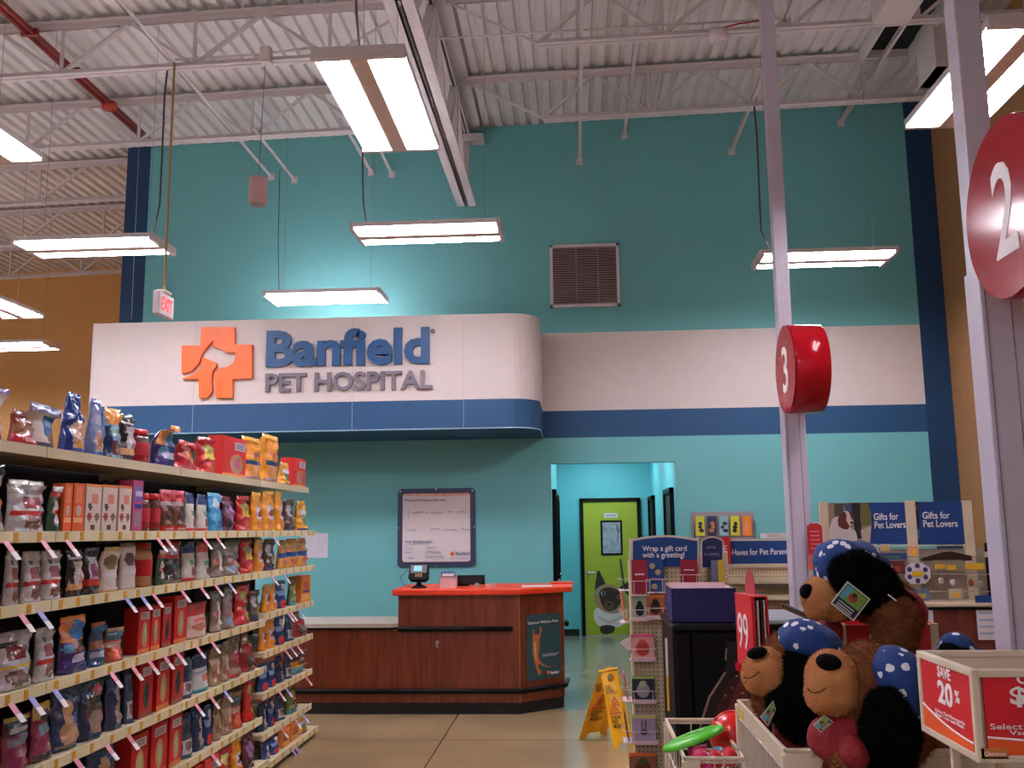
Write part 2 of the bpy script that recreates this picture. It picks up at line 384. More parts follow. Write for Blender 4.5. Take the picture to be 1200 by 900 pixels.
# hall side doors: black frames seen edge on
for i, (X, s, y0, y1) in enumerate(((OX0, 1, 11.5, 12.45), (OX0, 1, 13.2, 14.15), (OX1, -1, 11.42, 12.32), (OX1, -1, 14.08, 14.9))):
    t = thing('door_%d' % (i+2), 'black framed door on the hall side wall', 'door', (X, y0, 0)); t['kind'] = 'structure'
    L = y1-y0; f = MB(); f.box((0, 0, 0), (s*.05, .06, 2.08)); f.box((0, L-.06, 0), (s*.05, L, 2.08)); f.box((0, 0, 2.02), (s*.05, L, 2.08)); f.build('door_frame', M_black, t)
    B((0, .06, .01), (s*.02, L-.06, 2.02)).build('door_leaf', mat('dark_doorway', (30, 34, 34), .5), t)  # dark leaf stands in for the dark interior behind the frame
    MB().tube([(s*.02, .14, 1.0), (s*.07, .14, 1.0), (s*.07, .26, 1.0)], .012, 8).build('door_handle', M_chrome, t)
# ------------------------------------------------------------------ roof steel
def joist(Y, x0, x1, label, left_gap=.0, right_gap=.0, depth=.57):
    t = thing('roof_joist', label, 'roof joist', (0, Y, 0), 0, 'white open web roof joists')
    zt = lambda x: deckz(x)-.045
    zb = lambda x: deckz(x)-depth
    mb = MB()
    for s in (-1, 1): mb.bar((x0, s*.035, zt(x0)), (x1, s*.035, zt(x1)), .055, .012).bar((x0, s*.014, zt(x0)-.03), (x1, s*.014, zt(x1)-.03), .008, .06)
    mb.build('top_chord', M_steel, t)
    xa, xb = x0+left_gap, x1-right_gap; mb = MB()
    for s in (-1, 1): mb.bar((xa, s*.03, zb(xa)), (xb, s*.03, zb(xb)), .045, .01).bar((xa, s*.012, zb(xa)+.025), (xb, s*.012, zb(xb)+.025), .008, .05)
    mb.build('bottom_chord', M_steel, t)
    if left_gap: MB().bar((x0, 0, zt(x0)-.03), (xa, 0, zb(xa)+.02), .022, .022).build('web_bar', M_steel, t)
    if right_gap: MB().bar((x1, 0, zt(x1)-.03), (xb, 0, zb(xb)+.02), .022, .022).build('web_bar', M_steel, t)
    n = max(1, round((xb-xa)/1.22)); st = (xb-xa)/n
    for i in range(n):
        a = xa+i*st; b = a+st/2; c = a+st
        MB().bar((a, 0, zb(a)+.02), (b, 0, zt(b)-.03), .04, .028).build('web_bar', M_steel, t)
        MB().bar((b, 0, zt(b)-.03), (c, 0, zb(c)+.02), .04, .028).build('web_bar', M_steel, t)
        MB().bar((c, 0, zb(c)+.02), (c, 0, zt(c)-.03), .03, .02).build('web_bar', M_steel, t)
    return t
GX = -1.22
joist(8.17, -12.5, GX-.12, 'nearest roof joist left of the heavy girder, right behind the red pipe fitting line', 0, .85)
joist(9.79, -12.5, GX-.12, 'second roof joist left of the girder, whose bottom runs along the teal wall top', 0, .85)
joist(8.17, GX+.12, XR-.05, 'nearest roof joist right of the heavy girder, carrying the round detector', .85, 0)
joist(9.79, GX+.12, XR-.05, 'second roof joist right of the girder, nearest the teal wall top', .85, 0)
joist(11.42, -14.5, XL-.02, 'third roof joist, seen only left of the teal wall end')
joist(13.05, -15.5, XL-.02, 'fourth roof joist, seen only left of the teal wall end')
joist(14.68, -16.5, XL-.02, 'farthest roof joist, its bottom crossing the top of the tan wall')
# girder
g = thing('roof_girder', 'heavy white double girder running to the teal wall', 'girder', (GX, 0, 0))
zb = 5.46
mb = MB()
for s in (-1, 1): mb.box((s*.014, 1.0, zb), (s*.115, 10.95, zb+.012)); mb.box((s*.014, 1.0, zb), (s*.026, 10.95, zb+.11))
mb.build('bottom_chord', M_steel, g)
mb = MB(); zt_ = deckz(GX)-.03
for s in (-1, 1): mb.box((s*.014, 1.0, zt_-.012), (s*.16, DY-.01, zt_)); mb.box((s*.014, 1.0, zt_-.13), (s*.026, DY-.01, zt_))
mb.build('top_chord', M_steel, g)
for i, y in enumerate((1.65, 3.28, 4.91, 6.54, 8.17, 9.79)):
    MB().bar((0, y, zb+.05), (0, y, zt_-.02), .07, .1, up=(0, 1, 0)).build('web_bar', M_steel, g)
    MB().bar((0, y, zt_-.05), (0, y+.815, zb+.06), .08, .05).build('web_bar', M_steel, g)
    MB().bar((0, y+.815, zb+.06), (0, min(y+1.63, DY-.02), zt_-.05), .08, .05).build('web_bar', M_steel, g)
B((-.2, DY-.2, zt_-.2), (.2, DY, zt_-.13)).build('wall_seat', M_steel, g)
# bridging struts running to the wall
for (x, z, y0, lb) in ((-3.695, 5.99, 6.0, 'long white bridging strut left of the girder, reaching down beside the hanging cylinder'),
    (-3.40, 5.94, 9.6, 'short white bridging strut end just right of the hanging cylinder'), (-2.43, 6.0, 9.6, 'white bridging strut end below the joist, left one behind the big near light'),
    (-2.17, 5.97, 9.6, 'white bridging strut end below the joist, right one behind the big near light'), (.146, 6.05, 5.5, 'long white bridging strut right of the girder pointing straight down in view'),
    (.70, 6.36, 8.2, 'short white strut end high on the teal wall, above the air grille'), (1.99, 6.11, 7.2, 'slanting white slotted strut left of the lane three pole top'),
    (3.31, 6.42, 7.2, 'slanting white slotted strut near the dark roof opening')):
    t = thing('bridging_strut', lb, 'strut', (x, y0, z), 0, 'bridging struts under the roof joists')
    L = DY-y0; z1 = 0
    mb = MB(); mb.box((-.02, 0, 0), (.02, L, .006)); mb.box((-.02, 0, 0), (-.014, L, .04)); mb.build('angle_bar', M_steel, t)
    B((-.04, L-.012, -.04), (.04, L, .05)).build('wall_plate', M_steel, t)
# sprinkler pipes
PX = -5.28*(6.27-EYE)/(atX(-5.28, 172, 163).z-EYE); zp = 6.27
t = thing('sprinkler_pipe', 'twin dark red sprinkler pipe with a round fitting at upper left', 'pipe', (PX, 3.5, zp))
pb_ = min(DY-.05, atX(PX, 172, 163).y)
for s in (-.035, .035): MB().tube([(s, 0, 0), (s, pb_-3.5, 0)], .026, 10).build('pipe', mat('sprinkler_red', (132, 34, 32), .4), t, True)
pc = atX(PX, 128, 127)
MB().lathe([(.03, -.05), (.075, -.04), (.085, 0), (.075, .04), (.03, .05)], 14, c=(0, pc.y-3.5, -.01)).build('fitting', mat('sprinkler_orange', (176, 52, 32), .4), t, True)
for px_ in (35, 85):
    q = atX(PX, px_, 40 if px_ == 35 else 84); B((-.08, q.y-3.5-.02, -.035), (.08, q.y-3.5+.02, .035)).build('clamp', mat('sprinkler_red', (132, 34, 32), .4), t)
# electrical boxes, conduit and cables along the joist
def conduit(name, label, cat_, pts, r, m_, group=None):
    o0 = Vector(pts[0]); t = thing(name, label, cat_, o0, 0, group)
    MB().tube([Vector(p)-o0 for p in pts], r, 6).build('line', m_, t, True); return t
JY = 8.17
q = atY(JY-.06, 312, 64)
t = thing('junction_box', 'square white junction box on the near joist left of the big light', 'electrical box', q)
B((-.05, -.05, -.09), (.05, .04, .06)).build('box', M_steel, t, bevel=.004); B((-.04, -.056, -.075), (.04, -.05, .045)).build('cover', M_steel, t)
a = atY(JY-.05, 205, 70); b = atY(JY-.05, 370, 55)
conduit('conduit_pipe', 'thin conduit running along the near joist bottom at left', 'conduit', [(a.x, JY-.05, a.z), (q.x-.05, JY-.05, q.z+.01), (b.x, JY-.05, b.z)], .01, M_steel)
a = atY(JY-.05, 503, 46); b = atY(JY-.05, 910, 22)
conduit('conduit_pipe', 'thin conduit running along the near joist right of the girder', 'conduit', [(a.x, JY-.05, a.z), (b.x, JY-.05, b.z)], .01, M_steel)
def cable(label, Ys, pts, r=.008, m_=M_ink, group='hanging power cables'):
    P_ = [atY(y, *p) for y, p in zip(Ys, pts)]
    return conduit('power_cable', label, 'cable', P_, r, m_, group)
cg = mat('cable_grey', (70, 64, 66), .5)
cable('dark power cable drooping to the light beside the left navy stripe', (8.12, 8.12, 8.15, 8.2, 8.2), ((196, 83), (193, 110), (190, 180), (187, 240), (180, 271)), .009, cg)
cable('dark power cable dropping into the big light near the middle top', (5.5, 5.5, 5.5), ((416, -30), (418, 20), (421, 53)), .008, cg)
cable('grey power cable running down to the light above the big sign', (8.12, 8.12, 8.1, 8.1), ((425, 172), (425, 205), (426, 240), (430, 262)), .008, cg)
cable('curving power cable left of the lane three pole', (9.1, 9.1, 9.15, 9.2, 9.25), ((884, 125), (887, 160), (890, 230), (892, 270), (902, 292)), .01, cg)
cable('faint thin cable above the light over the fascia', (10.3, 10.3, 10.3), ((328, 198), (326, 280), (327, 344)), .005, cg)
cable('thin cable hanging down the left navy stripe', (11.13, 11.13), ((163, 170), (154, 374)), .003, M_white)
# cylinder hanging near the left of the girder
q = atY(JY, 302.5, 224)
t = thing('pendant_speaker', 'pinkish white cylinder hanging from a wire over the teal wall', 'speaker', q)
MB().lathe([(.03, .135), (.078, .125), (.083, .1), (.083, -.11), (.078, -.128), (.02, -.13)], 20).build('housing', mat('speaker_shell', (196, 160, 158), .5), t, True)
MB().lathe([(.07, -.134), (.07, -.13)], 20).build('grille', M_grey, t)
zj = deckz(q.x)-.57
MB().tube([(0, 0, .13), (.03, 0, zj-q.z)], .004, 5).build('hanger_wire', M_grey, t)
# detector on the right joist
q = atY(JY-.06, 842, 42)
t = thing('heat_detector', 'round white detector hanging under the joist near the red wire', 'detector', (q.x, JY-.02, q.z))
MB().lathe([(.02, .09), (.085, .07), (.095, 0), (.08, -.02), (.03, -.03)], 18).build('housing', M_white, t, True)
MB().lathe([(.03, -.05), (.045, -.035), (.04, -.025)], 12).build('lens', M_glassc, t, True)
a = atY(JY-.08, 845, 33); b = atY(JY-.08, 865, 28); c = atY(JY-.08, 892, 24)
conduit('red_cable', 'short red cable beside the round detector', 'cable', [a, b, c], .007, M_red)
# roof opening and ducts, top right
def deckhit(x, y):
    d = ray(x, y); return CAM+d*((6.57-EYE)/(d.z-.022*d.x))
o1 = deckhit(1000, 72); o2 = deckhit(1050, 72)
t = thing('roof_opening', 'dark rectangular opening with white sides in the roof at upper right', 'roof opening', (o1.x, 8.35, deckz(o1.x)-.02))
L = 1.36; W_ = (o2.x-o1.x)*1.0
B((0, .0, -.012), (W_, L, -.006)).build('shaft', M_dark, t)  # flat near-black sheet in place of the darkness inside the opening
f = MB(); f.box((-.03, 0, -.16), (0, L, 0)); f.box((W_, 0, -.16), (W_+.03, L, 0)); f.box((-.03, L, -.1), (W_+.03, L+.03, 0)); f.build('curb', M_deck, t)
def duct(label, Y0, Y1, pts, Yf):
    a = atY(Yf, *pts[0]); b = atY(Yf, *pts[1]); z1 = deckz((a.x+b.x)/2)-.02
    t = thing('air_duct', label, 'duct', (a.x, Y0, b.z)); W_ = b.x-a.x; H_ = z1-b.z
    B((0, 0, 0), (W_, Y1-Y0, H_)).build('casing', M_deck, t)
    f = MB(); f.bar((0, -.01, .01), (W_, -.01, .01), .02, .03); f.bar((.01, -.01, 0), (.01, -.01, H_), .02, .03, up=(1, 0, 0)); f.bar((W_-.01, -.01, 0), (W_-.01, -.01, H_), .02, .03, up=(1, 0, 0)); f.build('flange', M_deck, t)
    return t
zq = atY(9.45, 1075, 104).z; aq = atY(8.98, 1096, 60)
t = thing('air_duct', 'square white duct box dropping from the roof behind the lane two pole', 'duct', (aq.x, 8.98, zq))
B((0, 0, 0), (.32, .47, deckz(aq.x)-zq-.02)).build('casing', M_deck, t); B((-.008, -.008, 0), (.328, .478, .03)).build('flange', M_deck, t)
duct('wide duct box at the very top edge beside the slotted strut', 6.45, 7.1, ((1018, -30), (1064, 27)), 7.1)
# ------------------------------------------------------------------ exit sign on its pole
q = atY(8.1, 204, 85); zj = deckz(q.x)-.57; e = atY(8.1, 191.5, 345)
ex = q.x
t = thing('exit_sign', 'red lettered EXIT sign hanging on a tan pole before the teal wall', 'exit sign', (ex, 8.1, e.z-.1))
MB().tube([(0, 0, .12), (0, 0, zj-e.z+.12)], .012, 8).build('pole', mat('tan_pipe', (168, 134, 92), .5), t, True)
B((-.045, -.07, .1), (.045, .07, .13)).build('canopy', M_cream, t, bevel=.01)
B((-.03, -.155, -.105), (.03, .155, .1)).build('case', M_white, t, bevel=.008)
fc = B((.03, -.14, -.09), (.033, .14, .085)).build('face', M_white, t)
text('EXIT', 'lettering', mat('exit_red', (235, 60, 60), emit=(255, 40, 50), es=.9), t, (.033, -.11, -.065), width=.22, height=.125, right=(0, 1, 0), bold=.03, thick=.003)
# ------------------------------------------------------------------ wall mounted air grille
a = atY(DY, 644, 288); b = atY(DY, 727, 359)
W_ = b.x-a.x; H_ = 0.80; zc = (a.z+b.z)/2
t = thing('air_grille', 'square louvred air grille high on the teal wall', 'air vent', ((a.x+b.x)/2, DY, zc))
hw = W_/2; hh = (a.z-b.z)/2
f = MB()
for s in (-1, 1): f.box((s*hw, -.03, -hh), (s*(hw-.035), 0, hh)); f.box((-hw, -.03, s*hh), (hw, 0, s*(hh-.035)))
f.build('frame', M_white, t)
B((-hw+.03, -.006, -hh+.03), (hw-.03, -.001, hh-.03)).build('backing', mat('vent_dark', (66, 48, 46), .8), t)
for i in range(24):
    z = -hh+.05+i*(2*hh-.1)/23
    MB().add([(-hw+.035, -.024, z-.008), (hw-.035, -.024, z-.008), (hw-.035, -.008, z+.012), (-hw+.035, -.008, z+.012)], [(0, 1, 2, 3)]).box((-hw+.035, -.025, z-.01), (hw-.035, -.022, z-.006)).build('slat', mat('vent_slat', (160, 138, 136), .5), t)
for x in (-.1, .16): B((x-.006, -.028, -hh+.03), (x+.006, -.024, hh-.03)).build('mullion', mat('vent_slat', (160, 138, 136), .5), t)
# ------------------------------------------------------------------ big sign fascia
BY = 10.0; bx0 = -5.26; zA, zB, zC = 2.667, 2.982, 3.91
t = thing('sign_fascia', 'long white fascia with navy lower band carrying the pet hospital sign', 'sign', (bx0, BY, zA))
def path(rr=0.0):
    P_ = [(0, DY-BY-.005), (0, 0), (-.68-bx0, 0)]
    for k in range(1, 9):
        a = -PI/2+k*PI/16; P_.append((-.68-bx0+.33*math.cos(a), .33+.33*math.sin(a)))
    P_.append((-.35-bx0, DY-BY-.005)); return P_
PP = path()
def wall_strip(z0, z1, nm, m_, off=0):
    mb = MB(); k = len(PP)
    mb.add([(x, y, z0) for x, y in PP]+[(x, y, z1) for x, y in PP], [(i, i+1, k+i+1, k+i) for i in range(k-1)]+[tuple(range(k)), tuple(range(k, 2*k))])
    return mb.build(nm, m_, t)
wall_strip(0, zB-zA, 'navy_band', M_navy); wall_strip(zB-zA, zC-zA, 'white_panel', M_stripe)
tr = MB(); tr.tube([(x, y-.004, .004) for x, y in PP[1:]], .007, 5); tr.build('edge_trim', mat('trim_line', (150, 180, 200), .4), t)
tr = MB(); tr.box((-.012, -.004, zB-zA), (.008, .02, zC-zA)); tr.build('end_trim', M_white, t)
ts = MB()
for x in (1.15, 2.9, 4.1): ts.box((x, -.0015, 0), (x+.004, 0, zC-zA))
ts.build('panel_seam', mat('seam_grey', (186, 170, 172), .6), t)
ofs = Vector(t.location)
def lg(x, y): p = atY(BY-.045, 190+x/5.4545, 370+y/5.4545)-ofs; return (p.x, -.045, p.z)
A = [(125,372),(125,190),(243,190),(250,72),(462,72),(462,183),(575,183),(572,400),(450,405),(447,525),(342,525),(330,400),(335,365),(365,335),(420,325),(455,300),(468,262),(468,238),(405,232),(370,212),(325,200),(325,155),(255,240),(235,300),(190,350)]
C_ = [(130,398),(205,372),(240,340),(255,265),(300,280),(345,300),(350,320),(320,355),(315,410),(318,480),(290,525),(235,525),(232,405),(130,405)]
mb = MB(); mb.prism([lg(*p) for p in A], (0, 1, 0), .045); mb.prism([lg(*p) for p in C_], (0, 1, 0), .045)
mb.build('cross_logo', M_logo, t)
def lt(s, x0, x1, yb, yt, nm, m_, bold):
    a = atY(BY-.04, x0, yb)-ofs; b = atY(BY-.04, x1, yb)-ofs; c = atY(BY-.04, x0, yt)-ofs
    return text(s, nm, m_, t, (a.x, 0, a.z), width=b.x-a.x, height=c.z-a.z, thick=.04, bold=bold)
lt('Banfield', 311, 503, 430.5, 387, 'large_lettering', M_letter, .035)
lt('PET HOSPITAL', 310.5, 506.5, 459.5, 437.5, 'small_lettering', M_grey, .025)
p = atY(BY-.02, 507, 388)-ofs
MB().lathe([(.026, -.02), (.026, 0)], 14, axis='y', c=(p.x, 0, p.z)).build('registered_mark', M_grey, t)
# ------------------------------------------------------------------ reception counter
CYF = 8.68; AX = -.512; BX, BYc = -.125, 9.02; CL = -4.1; SX = -1.60
t = thing('reception_counter', 'cherry wood reception counter with a raised orange top', 'counter', (AX, CYF, 0))
o_ = Vector((AX, CYF, 0))
def prismz(pts, z0, z1, name, m_, parent=t, **k): return MB().prism([(x-o_.x, y-o_.y, z0) for x, y in pts], (0, 0, 1), z1-z0).build(name, m_, parent, **k)
prismz([(CL, CYF+.01), (SX, CYF+.01), (SX, CYF+.62), (CL, CYF+.62)], .1, .735, 'low_body', M_wood)
prismz([(SX, CYF), (AX, CYF), (BX, BYc), (BX, BYc+.42), (SX, BYc+.42)], .1, 1.03, 'tall_body', M_wood)
prismz([(CL, CYF+.02), (AX-.005, CYF+.02), (BX-.01, BYc+.005), (BX-.01, BYc+.4), (CL, BYc+.25)], 0, .1, 'toe_kick', M_blackm)
MB().bar((0, .0, .1), (0, .0, 1.03), .012, .012, up=(1, 0, 0)).build('corner_trim', mat('corner_strip', (140, 88, 62), .4), t)
ch = Vector((BX-AX, BYc-CYF, 0)).normalized(); cn = Vector((ch.y, -ch.x, 0))
top = [(SX-.05, CYF-.05), (AX+.02, CYF-.05), (BX+.09, BYc-.02), (BX+.09, BYc+.5), (SX-.05, BYc+.5)]
prismz(top, 1.03, 1.085, 'orange_top', M_orange, bevel=.012)
prismz([(BX-.12, BYc+.3), (BX+.1, BYc+.3), (BX+.1, BYc+.52), (BX-.12, BYc+.52)], 1.085, 1.1, 'raised_corner', M_orange)
prismz([(CL, CYF-.03), (SX-.06, CYF-.03), (SX-.004, CYF+.02), (SX-.004, CYF+.7), (CL, CYF+.7)], .75, .785, 'low_top', mat('pale_laminate', (186, 172, 160), .35, var=.08, vscale=40))
prismz([(CL, CYF-.02), (SX-.06, CYF-.02), (SX-.004, CYF+.025), (SX-.004, CYF+.6), (CL, CYF+.6)], .733, .75, 'low_top_edge', M_black)
def rail(pts, r, name): return MB().tube([Vector(p)-o_ for p in pts], r, 8).build(name, M_black, t, True)
rail([(SX, CYF-.02, .735), (AX-.06, CYF-.02, .735)], .022, 'bumper_rail')
P_ = [(CL, CYF-.015, .2), (AX, CYF-.015, .2), (BX+cn.x*.02, BYc+cn.y*.02, .2), (BX+.03, BYc+.3, .2)]
rail(P_, .022, 'bumper_rail')
rail([(BX+.03, BYc+.02, .735), (BX+.03, BYc+.3, .735)], .022, 'bumper_rail')
a = atY(CYF, 513, 752)-o_
MB().lathe([(.014, -.012), (.014, 0)], 10, axis='y', c=(a.x, 0, a.z)).box((a.x-.004, -.018, a.z-.06), (a.x+.004, -.012, a.z)).box((a.x-.014, -.02, a.z-.045), (a.x-.006, -.016, a.z+.004)).build('lock', M_chrome, t)
# poster on the chamfer
def onplane(p0, n, x, y): d = ray(x, y); p0 = Vector(p0); return CAM+d*((p0-CAM).dot(n)/d.dot(n))
pp0 = Vector((AX, CYF, 0))+cn*.004
hitc = lambda x, y: onplane(pp0, cn, x, y)
po = hitc(616.5, 796.5)
pt = thing('cat_poster', 'teal poster of an orange cat stretching up, on the counter side', 'poster', po)
def pdecal(parent, name, layers, hit, n, org, base=0., step=.0006, label=None):
    mb = MB()
    for i, (col, pts, sm) in enumerate(layers):
        if sm == 'e':
            (cx_, cy_, rx, ry) = pts; pts = [(cx_+rx*math.cos(2*PI*k/18), cy_+ry*math.sin(2*PI*k/18)) for k in range(18)]
        P3 = [hit(*p)-Vector(org) for p in pts]
        if sm is True: P3 = smooth_poly(P3)
        mb.prism([p+n*(base+step*i) for p in P3], n, step*1.5, 0, col)
    o = mb.build(name, M_card, parent)
    if label: o['label'] = label
    return o
def pq(x, y): return (600+x/7.5, 700+y/7.5)
pdecal(pt, 'sheet', [((40, 78, 84), [pq(125,155), pq(418,135), pq(432,690), pq(133,742)], False)], hitc, cn, po)
pdecal(pt, 'cat_picture', [((186, 110, 58), [pq(*p) for p in ((182,290),(192,290),(195,330),(205,320),(238,325),(245,262),(262,270),(250,340),(240,380),(240,440),(232,520),(262,575),(300,600),(345,605),(310,615),(265,600),(235,585),(232,620),(265,660),(248,665),(235,692),(222,650),(195,560),(180,480),(180,400))], True),
    ((214, 160, 110), [pq(*p) for p in ((192,400),(206,395),(212,470),(216,560),(204,540),(194,470))], True)], hitc, cn, po, .001)
def ptext(parent, s, name, m_, hit, org, n, x0, y0, x1, y1, h_px, bold=.0, base=.0015, thick=.0008):   # text between two base-line points
    a = hit(x0, y0)-Vector(org); b = hit(x1, y1)-Vector(org); c = hit(x0, y0-h_px)-Vector(org)
    r = (b-a); up = (c-a)-r.normalized()*((c-a).dot(r.normalized()))
    return text(s, name, m_, parent, a+Vector(n)*base, width=r.length, height=up.length, right=r, up=up, thick=thick, bold=bold)
ptext(pt, 'Optimum Wellness Plans.', 'heading', M_tooth, hitc, po, cn, *pq(138, 248), *pq(408, 220), 4.2, .01)
ptext(pt, 'Pets love the attention. You will\nlove the savings and support.', 'small_print', M_tooth, hitc, po, cn, *pq(268, 525), *pq(410, 505), 3.6)
pdecal(pt, 'logo', [((236, 110, 50), (*pq(318, 660), 1.7, 1.9), 'e')], hitc, cn, po, .0015)
ptext(pt, 'Banfield', 'logo_lettering', M_tooth, hitc, po, cn, *pq(340, 675), *pq(410, 665), 3.4, .02)
# ------------------------------------------------------------------ things on the counter
zt = 1.085
def sit(px_, Y): p = atY(Y, px_, 690); return (p.x, Y, zt)
t = thing('card_terminal', 'dark payment terminal with a lit screen on the orange counter', 'payment terminal', sit(491, 8.85))
MB().lathe([(.07, 0), (.07, .012), (.045, .02), (.022, .035), (.02, .07)], 16).build('stand', M_black, t, True)
mb = MB(); mb.M = Matrix.Translation((0, 0, .13)) @ Matrix.Rotation(math.radians(-25), 4, 'X')
mb.prism([(-.095, -.03, -.05), (-.07, -.03, -.078), (.07, -.03, -.078), (.095, -.03, -.05), (.088, -.03, .07), (.07, -.03, .082), (-.07, -.03, .082), (-.088, -.03, .07)], (0, 1, 0), .055)
mb.build('case', M_black, t, bevel=.008)
mb = MB(); mb.M = Matrix.Translation((0, 0, .13)) @ Matrix.Rotation(math.radians(-25), 4, 'X'); mb.box((-.075, -.034, -.008), (.075, -.03, .07)); mb.build('bezel', mat('terminal_grey', (112, 108, 116), .4), t)
mb = MB(); mb.M = Matrix.Translation((0, 0, .13)) @ Matrix.Rotation(math.radians(-25), 4, 'X'); mb.box((-.045, -.037, .008), (.03, -.034, .06)); mb.build('screen', mat('terminal_screen', (130, 190, 200), .2, emit=(140, 200, 210), es=.35), t)
mb = MB(); mb.M = Matrix.Translation((0, 0, .13)) @ Matrix.Rotation(math.radians(-25), 4, 'X')
for i in range(3):
    for j in range(2): mb.box((-.03+i*.024, -.036, -.045+j*.018), (-.012+i*.024, -.031, -.033+j*.018))
mb.build('keypad', mat('key_amber', (178, 150, 90), .5), t)
a = atY(8.95, 479, 668)
conduit('terminal_cord', 'thin dark looping cord left of the payment terminal', 'cord', [sit(481, 9.0), (a.x-.07, 9.0, zt+.03), (a.x-.09, 9.0, zt+.09), (a.x-.02, 9.0, zt+.15), (a.x+.03, 8.95, zt+.14)], .0025, M_ink)
t = thing('leaflet_box', 'small pinkish white box with a blue top label on the counter', 'box', sit(526, 8.85))
B((-.072, -.05, 0), (.072, .05, .125)).build('box', mat('pink_white_card', (214, 178, 178), .5), t)
B((-.066, -.056, .1), (.066, -.05, .15)).build('label', mat('label_blue', (92, 128, 170), .5), t)
B((-.052, -.058, .105), (.052, -.056, .128)).build('label_text_area', M_tooth, t)
t = thing('monitor_back', 'low black monitor lying behind the leaflet box on the counter', 'monitor', sit(542, 9.1))
B((-.21, -.02, .012), (.21, .03, .1)).build('panel', M_black, t, bevel=.006); B((-.19, -.022, .022), (.19, -.02, .09)).build('screen', mat('dark_screen', (24, 22, 26), .2), t); B((-.06, -.02, 0), (.06, .05, .012)).build('foot', M_black, t)
for px_, w_, lb in ((559, .03, 'small shiny glass bauble on the counter nearest the monitor'), (572, .026, 'middle one of the small glass baubles on the counter'), (579, .02, 'rightmost tiny glass bauble on the counter')):
    t = thing('glass_bauble', lb, 'ornament', sit(px_, 8.86), 0, 'glass baubles on the counter')
    MB().lathe([(.01, 0), (w_*.9, .006), (w_, .02), (w_*.6, .036), (.006, .04)], 14).build('bowl', M_glassc, t, True)
    MB().ell((0, 0, .03), (.01, .01, .008), 8).build('knob', M_chrome, t, True)
t = thing('paper_sheets', 'flat white papers near the right end of the orange counter top', 'paper', sit(628, 8.95))
B((-.13, -.1, 0), (.11, .12, .004)).build('sheet', M_tooth, t); B((-.05, -.12, .004), (.15, .08, .007)).build('sheet', M_tooth, t)
# ------------------------------------------------------------------ board on the teal wall
a = atY(DY, 466.6, 573); b = atY(DY, 557.5, 664)
W_ = b.x-a.x; H_ = a.z-b.z
bo = Vector((a.x, DY, b.z))
t = thing('notice_board', 'square framed white notice board with handwriting on the teal wall', 'notice board', bo)
f = MB(); f.prism([(.03, 0, 0), (W_-.03, 0, 0), (W_, 0, .03), (W_, 0, H_-.03), (W_-.03, 0, H_), (.03, 0, H_), (0, 0, H_-.03), (0, 0, .03)], (0, -1, 0), .02)
f.build('frame', mat('board_navy', (42, 58, 94), .4), t)
f = MB(); q = .045
f.box((q, -.024, q), (W_-q, -.02, H_-q)); f.build('frame_line', mat('board_maroon', (84, 42, 58), .4), t)
bp = mat('board_white', (226, 212, 212), .35, var=.02)
q = .06; f = MB(); f.prism([(q+.02, -.024, q), (W_-q-.02, -.024, q), (W_-q, -.024, q+.02), (W_-q, -.024, H_-q-.02), (W_-q-.02, -.024, H_-q), (q+.02, -.024, H_-q), (q, -.024, H_-q-.02), (q, -.024, q+.02)], (0, -1, 0), .004); f.build('writing_surface', bp, t)
hb = lambda x, y: atY(DY-.028, x, y)
nb = Vector((0, -1, 0))
ptext(t, "Learn what's in our pets' optimum wellness", 'orange_heading', M_logo, hb, bo, nb, 475, 582, 548, 581, 3.4, .03, .0285)
ptext(t, 'Welcome Wellness Plan pets!', 'heading', M_ink, hb, bo, nb, 474.5, 588.3, 523, 587.8, 3.2, .02, .0285)
ptext(t, 'Your Banfield team:', 'heading', M_letter, hb, bo, nb, 474.5, 636, 507, 635.7, 2.8, .02, .0285)
hw_ = mat('marker_blue', (128, 130, 176), .5)
def scribble(x0, x1, y, amp=1.3):
    mb = MB(); rnd = random.Random(int(x0*7+y)); pts = []
    x = x0
    while x < x1:
        pts.append(hb(x, y+rnd.uniform(-amp, amp))-bo); x += rnd.uniform(.7, 1.5)
    mb.tube([p+nb*.0285 for p in pts], .0035, 4); return mb.build('handwriting', hw_, t)
for x0, x1, y in ((483, 497, 600.5), (499, 503, 600.5), (506, 519, 601), (525, 532, 600), (535, 549, 600), (476, 488, 621), (505, 518, 620.5), (521, 536, 621), (540, 550, 620), (475, 486, 642), (499, 511, 641), (475, 483, 647.5), (500, 517, 647), (478, 487, 654), (498, 520, 653)): scribble(x0, x1, y)
MB().bar(hb(479, 597)-bo+nb*.0285, hb(479, 608)-bo+nb*.0285, .004, .004).build('handwriting', hw_, t)
lgp = hb(530, 649)-bo
MB().lathe([(.024, -.031), (.024, -.0275)], 16, axis='y', c=(lgp.x, 0, lgp.z)).build('logo', M_logo, t)
ptext(t, 'Banfield', 'logo_lettering', M_letter, hb, bo, nb, 534.5, 650.5, 550, 650.3, 3.6, .02, .0285)
ptext(t, 'PET HOSPITAL', 'logo_lettering', M_grey, hb, bo, nb, 528, 655, 550, 654.8, 1.2, .0, .0285)
for x, z in ((W_/2, H_-.012), (.012, H_/2), (W_-.012, H_/2), (W_/2, .012), (W_-.03, .03), (.03, H_-.03), (W_-.03, H_-.03)):
    MB().lathe([(.01, -.028), (.012, -.02)], 10, axis='y', c=(x, 0, z)).build('screw', M_chrome, t)
